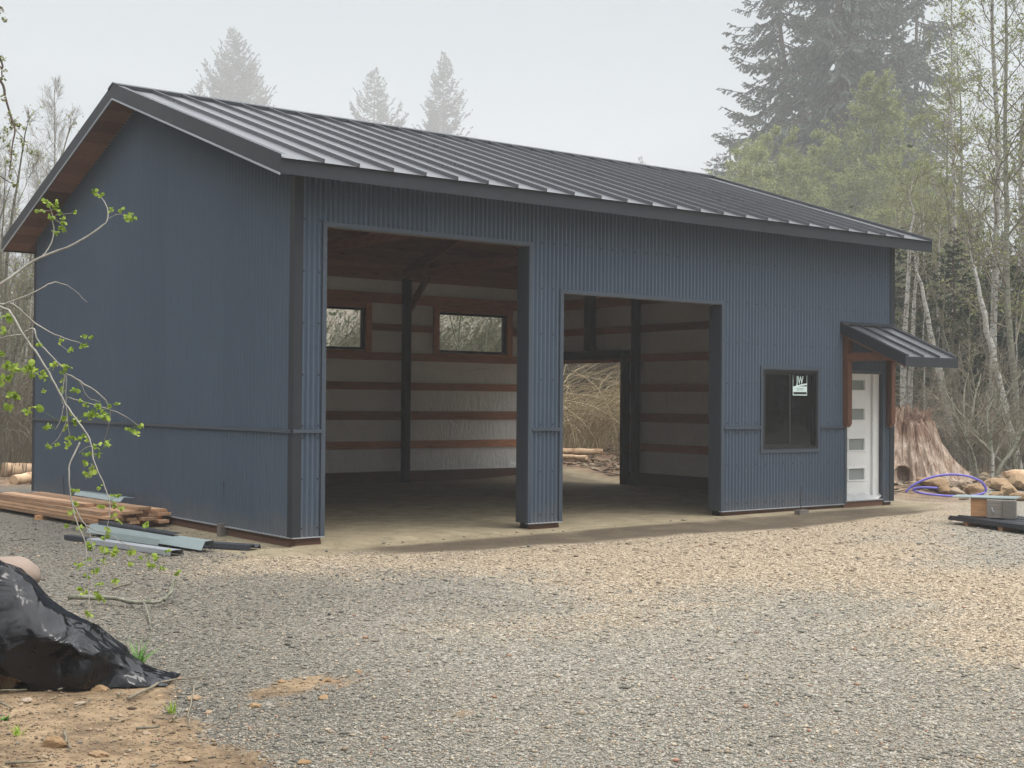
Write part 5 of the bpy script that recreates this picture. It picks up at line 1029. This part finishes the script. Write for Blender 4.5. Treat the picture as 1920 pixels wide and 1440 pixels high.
# bare saplings behind the barn, seen past the left corner and through the windows
sp = decid(91, 8.5, 26, 1.9, 0, .12, 1.6, .045, 6, 4, 500, .04, 3, 'spring', 'alder', 'twig'); sp2 = decid(92, 7.5, 26, 1.9, .1, .08, 1.3, .04, 6, 4, 900, .045, 3, 'under', 'birch', 'twig'); gs = 'bare saplings crowding the wood edge behind the barn'
rr = random.Random(12)
def nm_sap(px_): return 'bare grey sapling in the thicket left of the barn' if px_ < 120 else ('bare sapling in the thicket right of the barn' if px_ > 1650 else 'bare sapling in the thicket seen through the barn')
X0 = make('bare_sapling', sp, gp(20, 38), nm_sap(20), 'sapling', gs+' at left'); X1 = make('bare_sapling', sp2, gp(640, 42), nm_sap(640), 'sapling', gs, 0, .62)
def grp(px_): return gs + (' at left' if px_ < 120 else ' at right' if px_ > 1650 else '')
for i in range(13): px_ = rr.uniform(-60, 100); dup(rr.choice((X0, X1)), gp(px_, rr.uniform(32, 48)), rr.uniform(0, 6), rr.uniform(.6, 1.05), nm_sap(50), grp(50))
for i in range(16): px_ = rr.uniform(600, 1000); dup(rr.choice((X0, X1)), gp(px_, rr.uniform(34, 46)), rr.uniform(0, 6), rr.uniform(.45, .66), nm_sap(700), grp(700))
for i in range(9): px_ = rr.uniform(1690, 1960); dup(rr.choice((X0, X1)), gp(px_, rr.uniform(36, 46)), rr.uniform(0, 6), rr.uniform(.5, .9), nm_sap(1800), grp(1800))
# a thin crooked shrub at the right with pale stems
sh = decid(95, 3.4, 16, 1.5, .05, .15, .8, .03, 6, 3, 0, .03, 3, 'spring', 'alder', 'twig', .14); gh = 'crooked bare shrubs at the wood edge'
H0_ = make('bare_shrub', sh, gp(1868, 29.5), 'crooked bare shrub with pale stems above the white stake', 'shrub', gh)
for px_, dist, sc, rz, lb in ((1835, 31.5, .95, 1, 'crooked bare shrub right of the leaning birch foot'), (1905, 31, .9, 2.2, 'crooked bare shrub at the right edge'), (1815, 34, 1.1, 4, 'crooked bare shrub beyond the stump root'), (1740, 36, 1.1, 5, 'crooked bare shrub rising behind the stump')): dup(H0_, gp(px_, dist), rz, sc, lb, gh)
# dry arching brush beyond the side opening
def arching(name, px0, px1, d0, d1, n, H, seed, lb, mt='cane', curl=1.0, rad_=.011):
    r = np.random.RandomState(seed); L = []
    for i in range(n):
        p = away(r.uniform(px0, px1), r.uniform(d0, d1)); z = float(gz(p[0], p[1])); h = H*r.uniform(.5, 1.1); a = r.normal(-.35, .45) if r.rand() < .75 else r.uniform(0, 6.28)
        dirn = np.array([_r0[0]*math.cos(a)+_cy*0*math.sin(a), _r0[1]*math.cos(a), 0])+np.array([_sy, _cy, 0])*math.sin(a)
        k_ = 9; s = np.linspace(0, 1, k_); reach = h*curl*r.uniform(.3, 1.3); up = h*(1.5*s-.95*s**2.2*r.uniform(.5, 1.25))
        P = np.stack([p[0]+dirn[0]*reach*s**1.7, p[1]+dirn[1]*reach*s**1.7, z-.05+up], 1)+r.normal(0, .025, (k_, 3))*s[:, None]; L.append((P, rad_*r.uniform(.5, 1.3)*(1-.75*s)))
    V, F = tubes_np(L, 3); return tag(link(name, npmesh(name, V, F), MT[mt]), lb, 'brush', kind='stuff')
arching('dry_brush', 940, 1330, 31.0, 34, 620, 2.7, 101, 'long dry arching canes at the front of the thicket seen through the side opening', 'cane', 1.7, .013)
arching('dry_brush', 1000, 1330, 35, 43, 2200, 4.8, 105, 'tall grey brush standing behind the arching canes beyond the side opening', 'twig', .9, .014)
arching('dry_brush', 560, 1020, 36, 46, 4200, 4.8, 102, 'dry grey brush behind the barn seen through the back windows', 'twig', .6, .014)
arching('dry_brush', 1660, 1990, 33, 44, 1300, 2.4, 103, 'tangled bare undergrowth along the wood edge right of the stump', 'twig', .9, .010)
arching('dry_brush', -80, 130, 30, 42, 1500, 2.8, 104, 'bare undergrowth beyond the far left corner of the barn', 'twig', .6, .010)
# the wood all round the clearing: one mass of stems and boughs
def wood_mass():
    r = np.random.RandomState(7); n = 3600; L = []; C = []
    th = r.uniform(0, 2*np.pi, n); dist = r.uniform(50, 78, n); cx0 = CAM[0]+np.cos(th)*dist; cy0 = CAM[1]+np.sin(th)*dist
    nl = 420; th = np.concatenate([th, np.full(nl, 9.)]); cx0 = np.concatenate([cx0, r.uniform(-24, -12.5, nl)]); cy0 = np.concatenate([cy0, r.uniform(-12, 20, nl)]); n += nl  # near stand out of view at left, added to shade the gable
    for i in range(n):
        b = (math.pi/2-th[i]) % (2*math.pi); rel = (b-YAW+math.pi) % (2*math.pi)-math.pi
        px_ = 960+math.tan(max(-1.2, min(1.2, rel)))*FPX if abs(rel) < 1.2 else 9999
        if th[i] > 8: H = r.uniform(9, 15); rel = 1.5
        elif abs(rel) < .5: H = np.interp(px_, [-600, -50, 150, 300, 1250, 1330, 1700, 2300], [11, 6.5, 6.5, 5, 5, 6.5, 9, 14])*r.uniform(.6, 1.1)
        else: H = r.uniform(12, 22)
        x, y = cx0[i], cy0[i]; z = float(gz(x, y)); P, _ = poly(r, np.array([x, y, z-.2]), np.array([r.normal(0, .08), r.normal(0, .08), 1]), H, 6, .04, 0); rr_ = .012+.0045*H; L.append((P, rr_*(1-.85*np.linspace(0, 1, 6))))
        for _ in range(9 if abs(rel) < .5 else 4):
            p, d = interp(P, r.uniform(.2, .97)); Q, _d = poly(r, p, np.array([r.normal(0, .7), r.normal(0, .7), .8]), H*r.uniform(.10, .22), 4, .15, .03); L.append((Q, rr_*.35*(1-np.linspace(0, .7, 4))))
            if r.rand() < .5: C.append(Q[-1])
        for _ in range(22): C.append(P[0]+np.array([r.normal(0, 1.1), r.normal(0, 1.1), abs(r.normal(0, .30))*H]))
    V, F = tubes_np(L, 3); root = thing('woodland', (0, 0, 0), 'distant mass of mixed bare and evergreen woodland round the clearing with an added unseen stand shading the left gable', 'woodland'); root['kind'] = 'stuff'
    link('stems', npmesh('stems', V, F), MT['twig'], root); V, F, t = leafcards(np.array(C), r, .15, .45, 4); link('boughs', npmesh('boughs', V, F, dict(tone=t)), MT['under'], root)
wood_mass()
# ------------------------------------------------------------------ near branches hanging in from the left
def smooth_line(P, k_=4):
    P = [Vector(p) for p in P]; out_ = []
    for i in range(len(P)-1):
        a, b, c_, d = P[max(i-1, 0)], P[i], P[i+1], P[min(i+2, len(P)-1)]
        for j in range(k_): u = j/k_; out_.append(0.5*((2*b)+(-a+c_)*u+(2*a-5*b+4*c_-d)*u*u+(-a+3*b-3*c_+d)*u**3))
    out_.append(P[-1]); return out_
BR = [  # pixel path (photo 1920 wide), start distance, end distance, start radius, end radius (m)
 ([(-170, 480), (-60, 545), (0, 575), (20, 587), (45, 630), (73, 667), (97, 710), (123, 757), (143, 787), (163, 813), (172, 837), (177, 867), (193, 903), (205, 940), (205, 970), (197, 1003), (195, 1040)], 6.0, 5.7, .0070, .0014),
 ([(45, 630), (50, 621), (63, 617), (72, 640), (98, 670), (123, 700), (123, 747), (127, 790), (132, 820)], 5.95, 5.9, .005, .0018),
 ([(123, 700), (150, 715), (187, 740), (203, 760), (207, 777), (200, 813), (193, 843)], 5.9, 6.1, .004, .0015),
 ([(127, 745), (150, 752), (180, 760), (203, 767), (233, 780), (260, 798)], 5.9, 6.2, .0032, .0013),
 ([(150, 715), (165, 745), (187, 752)], 5.95, 6.0, .002, .0012), ([(-60, 560), (0, 570), (27, 572), (67, 607), (113, 632), (143, 640), (160, 648)], 6.1, 6.3, .006, .0013),
 ([(-120, 600), (0, 533), (33, 510), (77, 483), (140, 457), (187, 427), (202, 410), (200, 387), (187, 367), (180, 360)], 6.3, 6.6, .008, .0013), ([(202, 410), (220, 402), (240, 405), (249, 410)], 6.6, 6.6, .002, .001),
 ([(80, 480), (90, 467), (100, 443), (99, 410), (95, 393), (85, 377)], 6.4, 6.5, .004, .001), ([(99, 410), (110, 400), (120, 402), (143, 398)], 6.5, 6.5, .002, .001), ([(100, 410), (112, 418), (118, 425)], 6.5, 6.5, .0018, .001),
 ([(0, 575), (67, 547), (97, 530), (120, 533), (143, 547), (163, 567)], 6.1, 6.3, .004, .0012),
 ([(150, 830), (140, 850), (130, 873), (130, 900), (133, 933), (143, 977), (160, 1017), (162, 1060), (165, 1100), (168, 1130), (172, 1150)], 5.75, 5.6, .004, .0013), ([(136, 940), (150, 970), (163, 990), (175, 1030), (177, 1070), (183, 1110)], 5.7, 5.7, .003, .001),
 ([(163, 985), (180, 995), (207, 1003), (240, 1023), (273, 1042)], 5.7, 5.9, .0025, .001), ([(120, 760), (112, 790), (104, 805)], 5.8, 5.8, .002, .001), ([(127, 785), (110, 820), (95, 835)], 5.85, 5.85, .0022, .001), ([(172, 837), (160, 840), (148, 850)], 5.8, 5.8, .002, .001), ([(172, 870), (168, 890), (160, 900)], 5.75, 5.75, .002, .001),
 ([(110, 685), (95, 690), (60, 700)], 5.9, 5.9, .002, .001), ([(45, 628), (20, 630), (-20, 640)], 6.0, 6.1, .004, .002), ([(123, 700), (115, 745), (120, 760)], 5.9, 5.85, .002, .001), ([(113, 632), (113, 645), (130, 660)], 6.2, 6.2, .0015, .001), ([(99, 393), (80, 395), (70, 396)], 6.4, 6.4, .0015, .001)]
LV = []
def z1(L, ox=0, oy=100): return [(x/3+ox, y/3+oy) for x, y in L]
LV += [(p, 6.45) for p in z1([(255,825),(315,830),(285,855),(310,860),(215,885),(240,885),(340,893),(430,893),(280,920),(298,928),(352,930),(360,953),(350,975),(362,988),(308,1012),(535,780),(567,795),(622,880),(682,876),(740,900),(710,920),(748,930),(325,838),(545,790)])]
LV += [(p, 5.9) for p in z1([(470,215),(510,213),(342,240),(455,265),(488,267),(398,292),(300,378),(365,385),(388,383),(250,410),(245,440),(350,420),(352,460),(225,257),(245,515),(350,515),(412,515),(433,512),(457,573),(480,607),(495,660),(510,650),(540,655),(553,595),(560,615),(575,635),(595,650),(600,665),(627,610),(655,592),(398,640),(365,665),(430,685),(370,725),(258,720),(277,718),(790,715),(720,738),(745,742),(765,760),(418,778),(440,785),(470,775),(493,792),(385,785),(387,815),(270,830),(318,815),(375,830),(540,840),(550,820),(598,815),(612,815),(470,875),(505,875),(552,872),(470,930),(520,960),(480,990),(515,985),(560,1060),(410,1075),(427,1075),(635,1110),(673,1108),(430,1150),(640,1160),(685,1180),(565,1165),(640,1220),(672,1255),(400,1200),(610,1290),(605,1315),(825,1260),(385,1280),(450,1285),(590,1335),(585,660),(545,605),(500,645),(820,1275),(612,1300)], 0, 560)]
LV += [(p, 5.8) for p in z1([(500,185),(580,215),(600,215),(650,230),(735,225),(790,265),(740,290),(850,305),(915,315),(1005,340),(495,265),(580,270),(640,200),(945,220),(880,250),(525,330),(490,360),(650,385),(560,405),(540,455),(570,485),(590,495),(460,430),(480,455),(480,560),(510,575),(440,300),(550,470),(535,325),(840,300),(515,190),(610,225),(640,235)], 0, 960)]
LV += [(p, 6.8) for p in z1([(40,380),(80,380),(100,400),(170,390),(185,420),(60,430),(30,440),(60,540),(90,540),(50,600),(170,630),(205,620),(35,375),(190,400),(160,400),(10,470),(75,555),(55,610),(150,640),(20,180),(40,100),(10,300),(175,380),(70,370)], 0, 560)]
base = Vector(away(-420, 6.6).tolist()+[0]); base.z = float(gz(base.x, base.y))
br_ = thing('overhanging_tree', base, 'small tree at left whose thin branches with round fresh green leaves hang before the gable', 'tree')
m_ = MB(); m_.tube([(0, 0, -.3), (.02, .02, .8), (.05, .0, 1.7), (.1, .05, 2.4), (.12, .08, 3.1)], [.07, .062, .05, .04, .02], 10)
e_ = Vector(at(-170, 480, 6.0))-base; m_.tube([(.07, .02, 1.9), (e_*.5)+Vector((0, 0, 1.1)), e_], [.03, .02, .012], 8); e_ = Vector(at(-120, 600, 6.3))-base; m_.tube([(.05, .01, 1.6), (e_*.55)+Vector((0, 0, .75)), e_], [.025, .015, .008], 8)
e_ = Vector(at(-200, 60, 6.2))-base; m_.tube([(.12, .05, 2.5), (e_*.5)+Vector((0, 0, 1.4)), e_], [.025, .018, .010], 8); m_.build('trunk', MT['twig'], br_, smooth=True)
m_ = MB()
rb = random.Random(9)
for P, d0, d1, r0, r1 in BR:
    n = len(P); Q = smooth_line([Vector(at(x, y, d0+(d1-d0)*i/(n-1)))-base for i, (x, y) in enumerate(P)]); k_ = len(Q); m_.tube([q+Vector((rb.gauss(0, .0012), rb.gauss(0, .0012), rb.gauss(0, .0012))) for q in Q], [r0+(r1-r0)*i/(k_-1) for i in range(k_)], 6)
m_.build('branches', MT['paletwig'], br_, smooth=True)
m_ = MB(); r = random.Random(10)
allp = [(x, y) for P, *_ in BR for x, y in P]
for (x, y), d in LV:
    c0 = Vector(at(x, y, d+r.uniform(-.05, .05)))-base; nl = r.randint(4, 6); s = .0135*r.uniform(.8, 1.25)*(1.0 if d < 6.7 else 1.5)
    nx, ny = min(allp, key=lambda q: (q[0]-x)**2+(q[1]-y)**2); 
    if (nx-x)**2+(ny-y)**2 < 50**2:
        e_ = Vector(at(nx, ny, d))-base; m_.tube([e_, e_.lerp(c0, .5)+Vector((0, 0, .004)), c0], [.0012, .001, .0008], 3, 0.0)
    for _ in range(nl):                       # small cupped round leaves just out of the bud
        a = Vector((r.gauss(0, 1), r.gauss(0, 1), r.gauss(-.2, .7))).normalized(); side = a.cross(Vector((r.gauss(0, 1), r.gauss(0, 1), r.gauss(0, 1)))).normalized(); nn_ = a.cross(side); cc = c0; L = s*r.uniform(.9, 1.5); t_ = r.random(); rows = []
        for i in range(5):
            u = i/4; w_ = L*.52*math.sin(math.pi*(.08+.86*u))**.7; pz = cc+a*L*u*1.1+nn_*(L*.25*math.sin(u*2.4)); rows.append((pz-side*w_+nn_*w_*.35, pz, pz+side*w_+nn_*w_*.35))
        for i in range(4):
            A, B = rows[i], rows[i+1]; m_.add([A[0], A[1], A[2], B[0], B[1], B[2]], [(0, 1, 4, 3), (1, 2, 5, 4)], t_)
m_.build('leaves', MT['bud'], br_, smooth=True)
# blossoming twig at the upper left
BL = [([(-200, 60), (-60, 90), (0, 150), (10, 183), (20, 217), (28, 243), (23, 273), (20, 307), (16, 330)], 6.2, 6.0, .008, .002), ([(28, 243), (40, 255), (47, 265), (53, 280)], 6.1, 6.1, .002, .001), ([(-60, -40), (0, 108), (3, 130), (4, 150)], 6.1, 6.1, .006, .002), ([(0, 330), (15, 340), (30, 348)], 6.1, 6.1, .003, .001), ([(-30, -20), (0, 12), (8, 20)], 6.1, 6.1, .004, .001)]
m_ = MB()
for P, d0, d1, r0, r1 in BL:
    n = len(P); Q = smooth_line([Vector(at(x, y, d0+(d1-d0)*i/(n-1)))-base for i, (x, y) in enumerate(P)]); k_ = len(Q); m_.tube(Q, [r0+(r1-r0)*i/(k_-1) for i in range(k_)], 6)
m_.build('blossom_twig', MT['darkbark'], br_, smooth=True)
for nm_, mt_, n_, sz in (('blossom', 'blossom', 3, .010), ('blossom_leaves', 'spring', 3, .014)):
    m_ = MB()
    for x, y in [(3, 115), (5, 130), (2, 145), (4, 108), (20, 228), (28, 232), (35, 236), (42, 240), (25, 240), (15, 215), (10, 250), (3, 258), (20, 285), (15, 300), (25, 295), (22, 315), (48, 270), (53, 285), (38, 262), (18, 330), (28, 345), (30, 350), (8, 185), (4, 20), (8, 35), (0, 340), (12, 240), (30, 225), (18, 275)]:
        for _ in range(n_):
            c0 = Vector(at(x+r.uniform(-5, 5), y+r.uniform(-5, 5), 6.1))-base; 
            for _p in range(4):
                a = Vector((r.gauss(0, 1), r.gauss(0, 1), r.gauss(0, 1))).normalized()*sz*r.uniform(.6, 1.2); b_ = a.cross(Vector((r.gauss(0, 1), r.gauss(0, 1), r.gauss(0, 1)))).normalized()*sz*.4; m_.add([c0, c0+a*.5+b_, c0+a, c0+a*.5-b_], [(0, 1, 2, 3)], r.random())
    m_.build(nm_, MT[mt_], br_)

# ------------------------------------------------------------------ fog
DENS = 0.0014
hz = MB(); hz.box((-250, -250, -3.0), (420, 480, 125)); km = bpy.data.materials.new('fog'); km.use_nodes = True; kn = km.node_tree; kn.nodes.remove(kn.nodes['Principled BSDF'])
pv = kn.nodes.new('ShaderNodeVolumePrincipled'); pv.inputs['Color'].default_value = (0.97, 0.985, 1.0, 1); pv.inputs['Density'].default_value = DENS; pv.inputs['Anisotropy'].default_value = 0.0
kn.links.new(pv.outputs[0], kn.nodes['Material Output'].inputs['Volume']); hz_o = hz.build('haze', km); tag(hz_o, kind='stuff')
